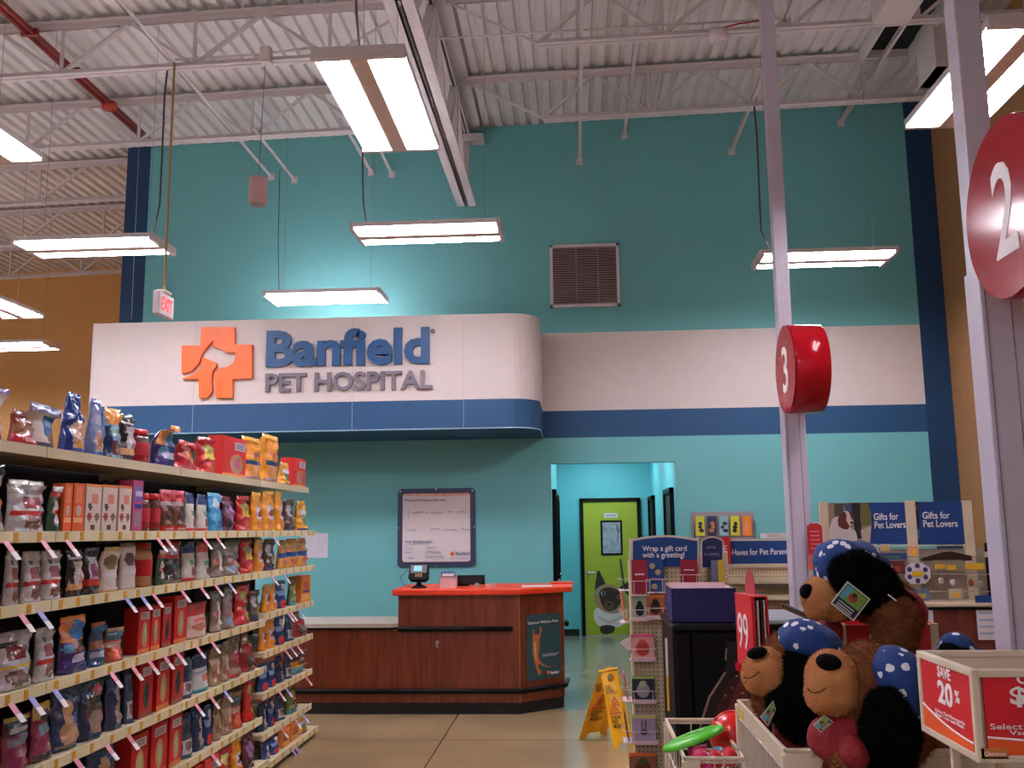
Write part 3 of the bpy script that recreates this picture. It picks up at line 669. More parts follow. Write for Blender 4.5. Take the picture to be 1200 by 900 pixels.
# paper notice left
a = atY(DY, 362, 625); b = atY(DY, 384, 653.5)
t = thing('paper_notice', 'plain white sheet taped on the teal wall beside the shelves', 'paper', (a.x, DY, b.z))
B((-.1, -.004, 0), (b.x-a.x, 0, a.z-b.z)).build('sheet', mat('sheet_white', (206, 198, 208), .6), t)
B((.08, -.006, a.z-b.z-.02), (.12, -.004, a.z-b.z+.012)).build('tape', M_cream, t)
# brochure rack
a = atY(DY, 809, 600); b = atY(DY, 884.5, 627.5); ro = Vector((a.x, DY, b.z))
t = thing('brochure_rack', 'clear pinkish wall rack holding five pet brochures', 'brochure rack', ro)
W_ = b.x-a.x; H_ = a.z-b.z
B((0, -.01, -.05), (W_, 0, H_)).build('back_panel', mat('rack_grey', (150, 138, 144), .3), t)
f = MB(); f.box((0, -.075, -.05), (W_, -.01, -.04)); f.box((0, -.075, -.05), (W_, -.072, -.02)); f.box((0, -.07, -.05), (.006, -.01, H_*.6)); f.box((W_-.006, -.07, -.05), (W_, -.01, H_*.6)); f.build('tray', mat('rack_grey', (150, 138, 144), .3), t)
for i, (x0, col, ink, d_) in enumerate(((815.5, (196, 196, 52), (60, 34, 70), 'yellow brochure with a dark seated figure, leftmost in the wall rack'),
      (829.5, (44, 52, 84), (186, 120, 70), 'dark navy brochure second from left in the wall rack'),
      (843, (140, 176, 184), (40, 40, 60), 'pale blue brochure in the middle of the wall rack'),
      (856.5, (206, 196, 48), (30, 30, 34), 'yellow brochure with a leaping dark shape, fourth in the wall rack'),
      (870.5, (236, 130, 46), (220, 150, 90), 'orange brochure at the right end of the wall rack'))):
    p = atY(DY-.03, x0, 626); c = thing('brochure', d_, 'brochure', (p.x, DY-.035, p.z-.02), 0, 'brochures in the wall rack')
    MB().box((0, -.008, 0), (.10, 0, .225), 0, col).build('cover', M_card, c)
    rr = random.Random(i); mb = MB()
    for k in range(3): mb.ell((.035+rr.uniform(0, .035), -.009, .06+k*.04), (.02+rr.uniform(0, .012), .002, .022), 10, 0, ink)
    mb.build('picture', M_card, c)
# a few loose cards below the rack
for px_, col, lb in ((861, (232, 128, 60), 'small orange card standing below the wall brochure rack'), (876, (190, 200, 205), 'small pale card standing below the wall brochure rack')):
    p = atY(DY, px_, 634); c = thing('card_notice', lb, 'card', (p.x, DY, p.z-.05))
    MB().box((-.05, -.012, -.08), (.05, -.002, .09), 0, col).build('sheet', M_card, c); MB().box((-.05, -.002, -.08), (.05, 0, -.07), 0, (200, 200, 200)).build('clip', M_card, c)
# ------------------------------------------------------------------ wet floor sign
R1 = atY(7.62, 702, 787.5); R2 = atY(7.58, 724, 783.5)
F1 = atZ(0, 678.5, 866); F2 = atZ(0, 711, 861); G1 = atZ(0, 718.5, 879); G2 = atZ(0, 743, 874.5)
t = thing('wet_floor_sign', 'yellow folding wet floor sign standing near the hall entrance', 'floor sign', ((R1+R2)/2).xy.to_3d())
yo = mat('sign_yellow', (240, 176, 16), .35, var=.04); og = Vector(t.location)
def panel(A_, B_, Cc, D_, name):          # A,B ridge (left,right); C,D feet (left,right)
    def q(u, v): return (A_.lerp(B_, u)).lerp(Cc.lerp(D_, u), v)-og
    n = (B_-A_).cross(Cc-A_).normalized();
    if n.y > 0: n = -n
    outer = [q(.05, -.01), q(.5, -.04), q(.95, -.01), q(1.0, .1), q(1, 1), q(.78, 1), q(.7, .93), q(.3, .93), q(.22, 1), q(0, 1), q(0, .1)]
    hole = [q(.5+.2*math.cos(a), .1-.055*math.sin(a)) for a in [PI/2+2*PI*k/12 for k in range(13)]]
    mb = MB(); mb.prism(outer[:2]+hole+outer[1:], -n, .012); o = mb.build(name, yo, t); return q, n, o
qL, nL, pL = panel(R1, R2.lerp(R1, .0), F1, F2, 'rear_panel')
qR, nR, pR = panel(R1.lerp(R2, .08), R2, G1, G2, 'front_panel')
def stext(o, q, n, s, u0, u1, v, dv, m_=M_ink, nm='lettering'):
    a = q(u0, v); b = q(u1, v); c = q(u0, v-dv); r = b-a; up = (c-a)-r.normalized()*((c-a).dot(r.normalized()))
    N_ = r.cross(up).normalized()
    tx = text(s, nm, m_, t, a+n*.0015, width=r.length, height=up.length, right=r, up=up, thick=.001, bold=.01, align='LEFT')
    if N_.dot(n) < 0: tx.data.transform(Matrix.Translation(n*.002))
    tx.parent = o; return tx
for o, q, n in ((pR, qR, nR), (pL, qL, nL)):
    stext(o, q, n, 'CAUTION\nWET FLOOR', .14, .88, .31, .12)
    stext(o, q, n, 'CUIDADO\nPISO\nMOJADO', .24, .84, .76, .17)
    r = mat('warning_red', (204, 40, 24), .5)
    tri = [q(.5, .35), q(.16, .56), q(.84, .56)]
    mb = MB()
    for i in range(3): mb.bar(tri[i]+n*.002, tri[(i+1) % 3]+n*.002, .007, .002, up=n)
    mb.bar(q(.52, .42)+n*.002, q(.42, .48)+n*.002, .009, .002, up=n); mb.bar(q(.42, .48)+n*.002, q(.6, .54)+n*.002, .007, .002, up=n); mb.bar(q(.46, .45)+n*.002, q(.62, .47)+n*.002, .006, .002, up=n)
    mb.bar(q(.44, .49)+n*.002, q(.36, .54)+n*.002, .006, .002, up=n); mb.parent = None
    w_ = mb.build('warning_triangle', r, o)
MB().tube([R1-og, R2-og], .012, 8).build('hinge', yo, t, True)
# ------------------------------------------------------------------ shelving units on the left
GXF = -2.14
M_shelf = mat('shelf_cream', (206, 192, 160), .45)
M_chan = mat('price_channel', (226, 214, 176), .35)
M_tick = mat('price_ticket', (214, 158, 40), .5)
M_back = mat('shelf_back', (34, 34, 44), .7)
near_z = [(1.96, -2.20), (1.61, GXF), (1.332, GXF), (1.006, GXF), (.69, GXF), (.364, GXF), (.09, -2.09)]
far_z = [(1.96, -2.20), (1.61, GXF), (1.332, GXF), (1.045, GXF), (.785, GXF), (.51, GXF), (.24, GXF), (.07, -2.08)]
secs = [(2.5, 3.85, near_z), (3.85, 5.22, near_z), (5.22, 6.60, near_z), (6.60, 7.83, far_z)]
glab = ['long shelving unit nearest the viewer at the left picture edge', 'second shelving unit of the pet treat aisle, counted from the left edge',
        'third shelving unit of the pet treat aisle, before the offset end unit', 'end shelving unit of the treat aisle, its lower shelves offset, beside the counter']
SHELF = {}
tag_rnd = random.Random(11)
sale_px = {  # hanging tags seen under each level: level -> list of (pixel x, colour)
 1: [(2, 'p'), (46, 'p'), (75, 'p'), (182, 'p'), (192, 'p'), (236, 'p'), (252, 'p'), (318, 'p')],
 2: [(20, 'p'), (42, 'b'), (145, 'b'), (163, 'b'), (177, 'p'), (210, 'p'), (233, 'p'), (250, 'p'), (266, 'b'), (317, 'p'), (331, 'b')],
 3: [(8, 'p'), (32, 'b'), (60, 'b'), (127, 'p'), (152, 'p'), (172, 'p'), (190, 'p'), (205, 'p'), (228, 'p'), (246, 'p')],
 4: [(85, 'p'), (122, 'p'), (147, 'p'), (227, 'p'), (245, 'p'), (261, 'b')],
 5: [(160, 'p'), (246, 'p')]}
def px2y(x, X=GXF, z=1.6):                       # distance along the aisle of a point of the shelf front
    return atX(X, x, 620+(1.6-z)*1116/max(.5, (674-x))*-0+0).y
def yat(x, z, X):
    # solve for the point of the line (X, y, z) seen at picture column x
    lo, hi = .6, 14
    for _ in range(40):
        y = (lo+hi)/2; d = Vector((X, y, z))-CAM
        u = 600+FOC*d.dot(RT)/d.dot(FW)
        if u < x: lo = y
        else: hi = y
    return (lo+hi)/2
for si, (y0, y1, zs) in enumerate(secs):
    g = thing('shelving_unit', glab[si], 'shelving unit', (GXF-.3, y0, 0), 0, 'shelving units of the treat aisle')
    L = y1-y0; ox = -(GXF-.3)
    B((-.26, 0, 0), (-.22, L, 2.02)).build('back_panel', M_back, g)
    for y in (0.0, L-.03): B((-.22, y, 0), (-.19, y+.03, 2.02)).build('upright', M_back, g)
    B((-.22, 0, 0), (zs[-1][1]+ox-.03, L, zs[-1][0]-.03)).build('base', mat('base_deck', (60, 54, 50), .6), g)
    for k, (z, X) in enumerate(zs):
        xf = X+ox
        sh = B((-.2, .004, z-.03), (xf-.012, L-.004, z)).build('shelf', M_shelf, g)
        B((xf-.012, .004, z-.038), (xf, L-.004, z+.006)).build('price_channel', M_shelf if k == 0 else M_chan, sh)
        for yb in (.03, L-.06):
            if k < len(zs)-1: MB().prism([(-.2, yb, z-.03), (-.06, yb, z-.03), (-.2, yb, z-.07)], (0, 1, 0), .004).build('bracket', M_shelf, sh)
        if k > 0:
            y = .05+tag_rnd.uniform(0, .05)
            while y < L-.06:
                B((xf, y, z-.034), (xf+.0015, y+.03, z+.002)).build('price_ticket', M_tick, sh)
                y += tag_rnd.uniform(.12, .2)
        SHELF[(si, k)] = (z, X, sh, y0, L)
        for px_, c in sale_px.get(k, []) if si < 3 or k in (1, 2) else [(316+tag_rnd.uniform(0, 45), tag_rnd.choice('pb')) for _ in range(3)] if k > 2 else []:
            y = yat(px_, z-.05, X)
            if not (y0 <= y < y1-.03): continue
            yl = y-y0; m_ = mat('tag_pink', (222, 140, 158), .5) if c == 'p' else mat('tag_blue', (150, 150, 206), .5)
            tg = MB(); tg.add([(xf+.002, yl, z-.03), (xf+.002, yl+.036, z-.03), (xf+.05, yl+.05, z-.10), (xf+.05, yl+.014, z-.10)], [(0, 1, 2, 3)])
            tg.add([(xf+.0, yl, z-.03), (xf+.0, yl+.036, z-.03), (xf+.048, yl+.05, z-.10), (xf+.048, yl+.014, z-.10)], [(3, 2, 1, 0)])
            tg.add([(xf+.031, yl+.008, z-.07), (xf+.031, yl+.044, z-.07), (xf+.0515, yl+.05, z-.10), (xf+.0515, yl+.014, z-.10)], [(0, 1, 2, 3)], 1)
            tg.build('sale_tag', [m_, M_tooth], sh)
# end frame and things at the far end of the run
# ------------------------------------------------------------------ packages
def art_at(art, u, v):
    c = art[0]
    for s in art[1:]:
        k, u0, v0, u1, v1, col = s
        if k == 'r':
            if u0 <= u <= u1 and v0 <= v <= v1: c = col
        else:
            if ((u-(u0+u1)/2)/((u1-u0)/2))**2+((v-(v0+v1)/2)/((v1-v0)/2))**2 <= 1: c = col
    return c
def jit(c, r, a=7): return tuple(max(0, min(255, x+r.uniform(-a, a))) for x in c)
def mk_bag(w_, h_, d_, art, seal, seed, shiny=True, flop=0, neck=.0, kind_='bag'):
    r = random.Random(seed); nu, nv = 14, 20; F = []; Bk = []
    for j in range(nv+1):
        v = j/nv; th = d_*(1-v**1.6)*.5; ww = w_*(1-.08*math.sin(PI*v)-neck*max(0, v-.55)/.45)
        fl = flop*h_*.55*max(0, v-.66)
        for i in range(nu+1):
            u = i/nu; bul = math.sin(PI*u)**.6
            wr = (noise.noise(Vector((u*3.2, v*5.5, seed*.37)))*.016+abs(noise.noise(Vector((u*7, v*9, seed*.61))))*.008)*(1 if kind_ == 'bag' else .35)
            x = th*bul+.004+wr+fl*1.0; y = (u-.5)*ww; z = v*h_*(1-(flop*.8)*max(0, v-.8))
            F.append((x, y, z)); Bk.append((-th*bul-.004+fl*1.0, y, z))
    mb = MB(); n = (nu+1)*(nv+1); ff = []; cc = []
    for j in range(nv):
        for i in range(nu):
            a = j*(nu+1)+i; ff.append((a, a+1, a+nu+2, a+nu+1)); cc.append(jit(art_at(art, (i+.5)/nu, (j+.5)/nv), r))
            ff.append((n+a, n+a+nu+1, n+a+nu+2, n+a+1)); cc.append(art[0])
    for j in range(nv):
        for i in (0, nu):
            a = j*(nu+1)+i; ff.append((a, n+a, n+a+nu+1, a+nu+1)); cc.append(art[0])
    for i in range(nu): ff.append((i, i+1, n+i+1, n+i)); cc.append(art[0])
    mb.add(F+Bk, ff, 0, cc)
    top = F[nv*(nu+1)][0]
    return mb, (top, h_*(1-(flop*.8)*.2), w_*(1-neck)), seal
PROTO = {}
def proto(key):
    if key in PROTO: return PROTO[key]
    kind, dims, art, seal, extra = KEYS[key][:5]
    w_, h_, d_ = dims; seed = sum(map(ord, key))
    P_ = []
    if kind in ('bag', 'flat'):
        mb, (tx, tz, tw), sc = mk_bag(w_, h_, d_, art, seal, seed, True, extra.get('flop', 0), extra.get('neck', 0), kind)
        body = ('body', mb, M_foil if kind == 'bag' else M_card)
        sm = MB(); nseg = 8; r = random.Random(seed)
        sh = extra.get('seal_h', .022)
        pts0 = [(tx+r.uniform(-.002, .002), (i/nseg-.5)*tw, tz-.004) for i in range(nseg+1)]
        pts1 = [(p[0]+r.uniform(-.006, .006), p[1]*1.01, tz+sh+r.uniform(-.002, .003)) for p in pts0]
        vv = pts0+pts1+[(p[0]-.003, p[1], p[2]) for p in pts0+pts1]; k = nseg+1
        sm.add(vv, [(i, i+1, k+i+1, k+i) for i in range(nseg)]+[(2*k+i+1, 2*k+i, 3*k+i, 3*k+i+1) for i in range(nseg)]+[(k+i, k+i+1, 3*k+i+1, 3*k+i) for i in range(nseg)]+[(0, k, 3*k, 2*k), (nseg, 2*k+nseg, 3*k+nseg, k+nseg)], 0, seal)
        P_ = [body, ('top_seal', sm, M_foil)]
    elif kind == 'box':
        mb = MB(); nu, nv = 14, 20; r = random.Random(seed); x = d_/2
        V = [(x, (i/nu-.5)*w_, j/nv*h_) for j in range(nv+1) for i in range(nu+1)]
        ff = [(j*(nu+1)+i, j*(nu+1)+i+1, (j+1)*(nu+1)+i+1, (j+1)*(nu+1)+i) for j in range(nv) for i in range(nu)]
        mb.add(V, ff, 0, [jit(art_at(art, (i+.5)/nu, (j+.5)/nv), r, 4) for j in range(nv) for i in range(nu)])
        mb.box((-x, -w_/2, 0), (x-.0008, w_/2, h_), 0, art[0])
        fl = MB(); fl.box((-x, -w_/2, h_), (x, w_/2, h_+.0016), 0, extra.get('lid', art[0])); fl.box((-x*.1, -w_/2, h_+.0016), (x, w_/2, h_+.0022), 0, jit(extra.get('lid', art[0]), r, 20))
        P_ = [('carton', mb, M_card), ('top_flap', fl, M_card)]
        lb = extra.get('label')
        if lb:
            u0, v0, u1, v1, c = lb; q = MB(); q.box((x, (u0-.5)*w_, v0*h_), (x+.0012, (u1-.5)*w_, v1*h_), 0, c)
            for t_ in range(3): q.box((x+.0012, (u0+.1*(u1-u0)-.5)*w_, (v0+(v1-v0)*(.2+.25*t_))*h_), (x+.0016, (u1-.15*(u1-u0)-.5)*w_, (v0+(v1-v0)*(.32+.25*t_))*h_), 0, (90, 80, 80))
            P_.append(('label', q, M_card))
        wd = extra.get('win')
        if wd:
            u0, v0, u1, v1, c = wd; q = MB(); q.ell((x, ((u0+u1)/2-.5)*w_, (v0+v1)/2*h_), (.002, (u1-u0)/2*w_, (v1-v0)/2*h_), 12, 0, c)
            q.ell((x+.001, ((u0+u1)/2-.5)*w_, (v0+v1)/2*h_), (.002, (u1-u0)/4*w_, (v1-v0)/3*h_), 10, 0, jit(c, r, 50)); P_.append(('window', q, M_foil))
    elif kind == 'jar':
        mb = MB(); R_ = w_/2; cols = [art_at(art, .5, (j+.5)/9) for j in range(9)]
        prof = [(R_*.94, 0), (R_, h_*.04)]+[(R_, h_*.8*(j+1)/8) for j in range(7)]+[(R_*.85, h_*.83)]
        mb.lathe(prof, 18, 0, cols)
        q = MB(); q.lathe([(R_*.88, h_*.83), (R_*.9, h_*.84), (R_*.9, h_*.98), (R_*.82, h_)], 18, 0, seal)
        lb = MB(); lb.lathe([(R_*1.006, h_*.25), (R_*1.012, h_*.26), (R_*1.012, h_*.6), (R_*1.006, h_*.61)], 18, 0, extra.get('band', (222, 190, 120)))
        P_ = [('jar_body', mb, M_foil), ('lid', q, M_foil), ('label_band', lb, M_card)]
    t = bpy.data.objects.new('p', None)
    out = [(n, m_.build(n, mm, None, smooth=(kind in ('bag', 'flat', 'jar')))) for n, m_, mm in P_]
    for n, o in out: COL.objects.unlink(o)
    PROTO[key] = [(n, o) for n, o in out]; bpy.data.objects.remove(t)
    return PROTO[key]
W1, RED, BLK, BRN = (206, 198, 200), (188, 26, 30), (34, 28, 32), (112, 62, 44)
KEYS = {
 # key: kind, (width, height, depth), art, seal colour, extras, short name, description
 'purpwhite': ('flat', (.15, .23, .09), [(206,192,196), ('e',.2,.25,.85,.6,(132,96,168)), ('r',0,0,1,.14,(56,44,70)), ('e',.35,.12,.8,.34,(120,96,84))], (112, 92, 150), {'flop': .5}, 'purple white bag', 'white treat bag with purple picture and dark base'),
 'redtray': ('bag', (.13, .14, .07), [(150,60,50), ('r',0,0,1,.42,(206,40,58)), ('r',.3,.15,.7,.28,(226,150,160)), ('r',0,.42,1,.7,(170,120,90))], (150, 70, 60), {}, 'red tray pouch', 'clear pouch in a low red display tray'),
 'tealback': ('bag', (.13, .23, .06), [(24,62,92), ('e',.1,.7,.9,1,(190,180,40)), ('r',0,.4,1,.55,(40,96,120))], (110, 40, 50), {'flop': .6}, 'teal yellow bag', 'dark teal bag with a yellow oval near its top'),
 'whiteblue': ('flat', (.19, .22, .1), [(196,182,172), ('r',.42,.3,.92,.82,(46,96,156)), ('r',.48,.55,.88,.68,(110,150,190)), ('e',.52,.1,.88,.42,(124,84,60)), ('r',0,0,1,.13,(52,42,70))], (130, 118, 160), {'flop': .9, 'seal_h': .04}, 'white blue bag', 'large white bag with blue label and floppy violet top'),
 'rawblue': ('bag', (.13, .28, .07), [(26,58,142), ('e',.15,.0,.95,.62,(204,170,150)), ('e',.3,.1,.7,.26,(206,140,60)), ('r',.2,.02,.9,.09,(70,90,160))], (30, 66, 150), {'neck': .35}, 'blue chew bag', 'shiny blue rawhide bag with tied narrow neck'),
 'rawclear': ('bag', (.12, .27, .06), [(120,132,180), ('e',.1,.05,.9,.5,(196,160,150)), ('e',.25,.2,.75,.36,(190,110,50)), ('r',.1,.05,.9,.12,(60,80,170)), ('r',.2,.6,.8,.8,(170,176,206))], (54, 84, 170), {'neck': .3}, 'silver blue bag', 'silvery blue clear bag with an orange picture'),
 'skyorange': ('bag', (.1, .24, .05), [(126,168,200), ('r',0,.74,1,1,(232,146,50)), ('r',0,.55,1,.66,(104,150,140)), ('e',.2,.1,.9,.42,(110,60,60)), ('r',0,0,.3,.7,(40,70,110))], (240, 180, 90), {}, 'sky blue bag', 'sky blue bag with an orange top'),
 'blackwhite': ('bag', (.13, .25, .06), [(44,30,34), ('r',.3,.28,.95,.82,(200,192,200)), ('r',.55,.3,.7,.62,(176,120,120)), ('r',0,.17,1,.28,(206,152,110)), ('r',0,.84,1,.9,(190,186,196))], (40, 34, 40), {}, 'black white bag', 'black dotted bag with white panel and tan band'),
 'blackred': ('bag', (.13, .25, .06), [(44,30,34), ('r',.25,.34,.95,.86,(198,186,204)), ('r',.45,.4,.75,.7,(150,80,120)), ('r',0,.2,1,.34,(200,40,44)), ('r',0,.0,1,.12,(40,32,38))], (40, 34, 40), {}, 'black red bag', 'black dotted bag with white panel and red band'),
 'redjar': ('jar', (.15, .17, .15), [(150,30,38), ('r',0,.0,1,.2,(110,60,50)), ('r',0,.7,1,1,(90,40,44))], (196, 30, 40), {'band': (176, 36, 48)}, 'red jar', 'round red treat jar with a red lid'),
 'cookiejar': ('jar', (.16, .2, .16), [(180,120,80), ('r',0,.0,1,.12,(190,120,60)), ('r',0,.7,1,1,(200,150,110))], (150, 22, 34), {'band': (196, 22, 30)}, 'cookie jar', 'clear jar of cookies with wide red label and dark lid'),
 'purplemoist': ('bag', (.16, .25, .07), [(58,40,112), ('r',0,.62,1,1,(224,128,44)), ('e',.3,.6,1.0,1.0,(46,120,190)), ('e',.02,.4,.3,.56,(80,150,190)), ('r',.3,.18,.95,.34,(190,176,214)), ('r',.3,.42,1,.58,(110,66,50))], (232, 140, 50), {'neck': .1}, 'purple orange bag', 'purple bag with orange and blue top and white lettering band'),
 'bluemoist': ('bag', (.15, .23, .07), [(40,84,136), ('r',0,.6,1,.82,(32,66,96)), ('r',0,.4,1,.58,(150,100,72)), ('r',.1,.18,.9,.36,(170,180,206))], (160, 96, 50), {'flop': .4}, 'blue brown bag', 'crumpled blue bag with a brown middle'),
 'redmoist': ('bag', (.14, .19, .08), [(196,70,50), ('r',0,.66,1,1,(60,96,120)), ('r',0,.46,1,.62,(186,150,130)), ('e',.1,.1,.5,.4,(226,110,70))], (150, 110, 80), {'flop': .5}, 'red teal bag', 'crumpled red bag with a teal top'),
 'ribbon': ('bag', (.1, .24, .05), [(54,40,110), ('r',0,.5,.55,1,(226,140,50)), ('r',.55,.5,1,.8,(50,110,170)), ('e',.1,.3,.5,.45,(90,160,200)), ('r',.3,.2,.95,.34,(180,176,206))], (226, 140, 50), {'flop': 1.0, 'neck': .5}, 'purple ribbon bag', 'purple bag with a waving orange top'),
 'redbag': ('bag', (.16, .17, .08), [(188,24,38), ('e',.35,.3,.8,.75,(206,140,70)), ('r',.05,.1,.9,.2,(150,16,30)), ('e',.1,.7,.5,.9,(220,90,100))], (200, 60, 70), {'flop': .8}, 'slumped red bag', 'slumped shiny red bag with a golden picture'),
 'redyellow': ('bag', (.13, .21, .06), [(192,26,34), ('r',.2,.46,.85,.7,(226,190,50)), ('e',.25,.66,.8,.9,(150,140,70)), ('e',.3,.05,.8,.3,(220,80,50))], (176, 24, 40), {}, 'red yellow bag', 'red bag with a yellow label'),
 'redbox': ('box', (.12, .2, .07), [(198,30,28), ('r',0,.0,1,.1,(214,120,60)), ('r',.0,.86,1,1,(180,24,24))], (0,0,0), {'lid': (196,36,30), 'label': (.18,.76,.86,.92,(206,190,186)), 'win': (.28,.12,.78,.7,(192,150,110))}, 'red biscuit box', 'red biscuit box with an arched dog picture'),
 'redboxdark': ('box', (.12, .2, .07), [(182,22,26), ('r',0,.0,1,.08,(150,90,60))], (0,0,0), {'lid': (170,24,26), 'label': (.2,.76,.84,.92,(200,186,186)), 'win': (.3,.14,.76,.66,(60,56,60))}, 'dark picture red box', 'red biscuit box with a dark dog picture'),
 'orangebox': ('box', (.12, .24, .08), [(216,92,40), ('r',.1,.2,.9,.28,(226,160,120)), ('r',.25,.62,.75,.94,(226,130,80))], (0,0,0), {'lid': (224,110,50), 'win': (.25,.32,.78,.56,(214,190,160))}, 'orange box', 'orange treat box with a small round picture'),
 'creambox': ('box', (.13, .24, .08), [(216,196,186), ('e',.1,.22,.4,.42,(150,50,56)), ('e',.6,.22,.9,.42,(120,84,70)), ('e',.35,.04,.65,.16,(84,40,50)), ('r',.35,.6,.75,.8,(214,130,110)), ('e',.15,.45,.4,.62,(60,56,80)), ('r',0,.95,1,1,(226,130,60))], (0,0,0), {'lid': (226,110,50)}, 'cream box', 'cream box printed with scattered treats and orange rim'),
 'pinkbox': ('box', (.1, .25, .07), [(176,66,110), ('r',.15,.6,.9,.9,(120,96,176)), ('r',.3,.68,.9,.8,(200,190,220)), ('r',.2,.12,.85,.42,(150,120,130)), ('r',.25,.45,.95,.56,(60,66,150))], (0,0,0), {'lid': (150,60,130)}, 'purple pink box', 'narrow purple and pink box'),
 'bandbag': ('bag', (.17, .3, .09), [(206,190,190), ('r',0,.38,1,.56,(228,156,44)), ('r',0,.58,1,.64,(126,40,66)), ('r',0,.66,1,.78,(224,170,120)), ('r',0,.24,1,.37,(96,96,116)), ('r',0,.16,1,.24,(150,70,90)), ('r',0,.88,1,1,(30,28,34))], (26, 24, 30), {}, 'banded bag', 'tall bag with orange, maroon and grey bands'),
 'silverred': ('bag', (.17, .23, .07), [(196,192,198), ('r',0,.36,1,.47,(196,40,44)), ('e',.25,.06,.85,.36,(128,72,58)), ('r',.3,.52,.85,.74,(160,56,66)), ('r',0,.8,1,1,(170,160,156)), ('r',.2,.82,.5,.88,(84,84,96))], (176, 166, 160), {}, 'silver red bag', 'silver jerky bag with a red band and brown window'),
 'silveryellow': ('bag', (.17, .24, .07), [(190,184,192), ('r',0,.38,1,.47,(222,176,40)), ('e',.2,.06,.85,.36,(112,72,60)), ('r',.25,.54,.85,.78,(140,48,56)), ('r',.1,.82,.6,.9,(40,40,66))], (160, 150, 156), {}, 'silver yellow bag', 'silver jerky bag with a yellow band and brown window'),
 'greenred': ('bag', (.13, .22, .06), [(52,80,60), ('r',0,.78,1,1,(206,50,40)), ('r',.3,.2,.8,.7,(200,190,196)), ('r',.2,.4,1,.5,(196,60,56))], (220, 200, 200), {'flop': .4}, 'green red bag', 'leaning dark green bag with a red header'),
 'clearheader': ('bag', (.12, .2, .06), [(116,70,56), ('r',0,.8,1,1,(196,50,66)), ('r',0,.0,1,.16,(190,26,36)), ('r',.3,.04,.8,.12,(214,170,170)), ('r',0,.7,1,.8,(200,180,186)), ('e',.2,.25,.8,.65,(84,50,44))], (204, 80, 96), {}, 'brown chew bag', 'clear bag of brown chews with a red header'),
 'darkheader': ('bag', (.13, .24, .06), [(52,42,42), ('r',0,.64,1,.94,(182,28,38)), ('r',.3,.74,.8,.9,(176,170,180)), ('r',.1,.0,.9,.1,(130,110,100)), ('e',.2,.2,.85,.56,(66,54,52))], (176, 26, 36), {}, 'dark chew bag', 'clear bag of dark chews with wide red header'),
 'greenlabel': ('flat', (.12, .2, .06), [(196,190,180), ('r',.35,.45,.8,.58,(92,140,104)), ('e',.4,.12,.8,.4,(120,70,60)), ('r',0,.8,1,1,(36,56,112)), ('r',0,.0,1,.08,(196,50,50))], (34, 52, 108), {}, 'white green bag', 'white bag with a green label and blue top'),
 'greenlabelred': ('flat', (.13, .2, .06), [(192,184,176), ('r',.3,.42,.85,.54,(92,140,104)), ('e',.4,.12,.8,.38,(110,66,60)), ('r',0,.82,1,1,(196,70,60))], (190, 70, 60), {}, 'white red top bag', 'white bag with a green label and red top'),
 'bluefoil': ('bag', (.13, .22, .06), [(60,150,204), ('e',.2,.6,.8,.95,(190,214,230)), ('e',.1,.2,.6,.5,(100,180,220)), ('r',.4,.1,.9,.3,(40,110,180))], (110, 180, 220), {}, 'blue foil bag', 'glittering light blue foil bag'),
 'maroon': ('bag', (.12, .21, .06), [(94,32,48), ('e',.2,.3,.8,.85,(150,104,150)), ('r',.2,.05,.9,.24,(40,34,50))], (120, 36, 54), {}, 'maroon bag', 'dark maroon bag with a lilac middle'),
 'orangebag': ('bag', (.15, .24, .07), [(234,152,42), ('e',.15,.3,.85,.72,(206,190,196)), ('e',.3,.38,.6,.6,(180,60,80)), ('e',.55,.42,.8,.6,(44,60,120)), ('r',.2,.08,.8,.24,(230,120,40))], (238, 176, 60), {}, 'orange bag', 'orange bag with a white burst'),
 'orangesticks': ('bag', (.15, .27, .06), [(234,150,36), ('r',.05,.42,.95,.5,(36,56,110)), ('r',.2,.1,.45,.38,(200,130,70)), ('r',.55,.1,.8,.38,(206,140,80)), ('r',.0,.03,1,.1,(150,130,160)), ('e',.3,.6,.8,.72,(214,110,80))], (244, 176, 50), {}, 'orange stick bag', 'tall orange bag of chew sticks with navy stripe'),
 'orangegreen': ('bag', (.14, .16, .06), [(230,158,50), ('e',.2,.2,.8,.6,(110,150,80)), ('r',.1,.62,.9,.8,(206,200,214)), ('r',0,0,1,.12,(110,60,110))], (230, 170, 60), {}, 'orange green bag', 'small orange bag with a green picture'),
 'orangeblue': ('bag', (.14, .22, .05), [(220,150,64), ('r',0,.4,1,.62,(44,84,150)), ('e',.2,.1,.8,.36,(190,90,60)), ('r',0,.8,1,.95,(206,170,90))], (226, 160, 60), {}, 'orange blue bag', 'orange bag with a blue middle band'),
 'speckled': ('bag', (.15, .25, .07), [(150,132,124), ('e',.2,.3,.8,.6,(176,110,100)), ('e',.1,.1,.5,.3,(120,140,170)), ('r',.0,.85,1,1,(120,130,110)), ('e',.5,.5,.9,.75,(90,110,160))], (140, 130, 110), {}, 'speckled bag', 'clear bag of speckled mixed biscuits'),
 'floppyprint': ('flat', (.17, .27, .07), [(206,192,184), ('e',.15,.5,.85,.84,(134,112,84)), ('r',.65,.12,.9,.3,(90,78,100)), ('r',.1,.34,.9,.46,(216,206,208)), ('r',0,.0,1,.06,(206,160,110))], (200, 170, 110), {'flop': .5}, 'leaning white bag', 'leaning white paper bag with a dog sketch'),
 'tallprint': ('flat', (.16, .27, .07), [(204,192,190), ('e',.15,.54,.85,.86,(104,66,78)), ('r',.7,.12,.92,.32,(110,100,100)), ('r',.1,.36,.9,.48,(212,204,214))], (150, 150, 130), {}, 'upright white bag', 'upright white paper bag with a brown print'),
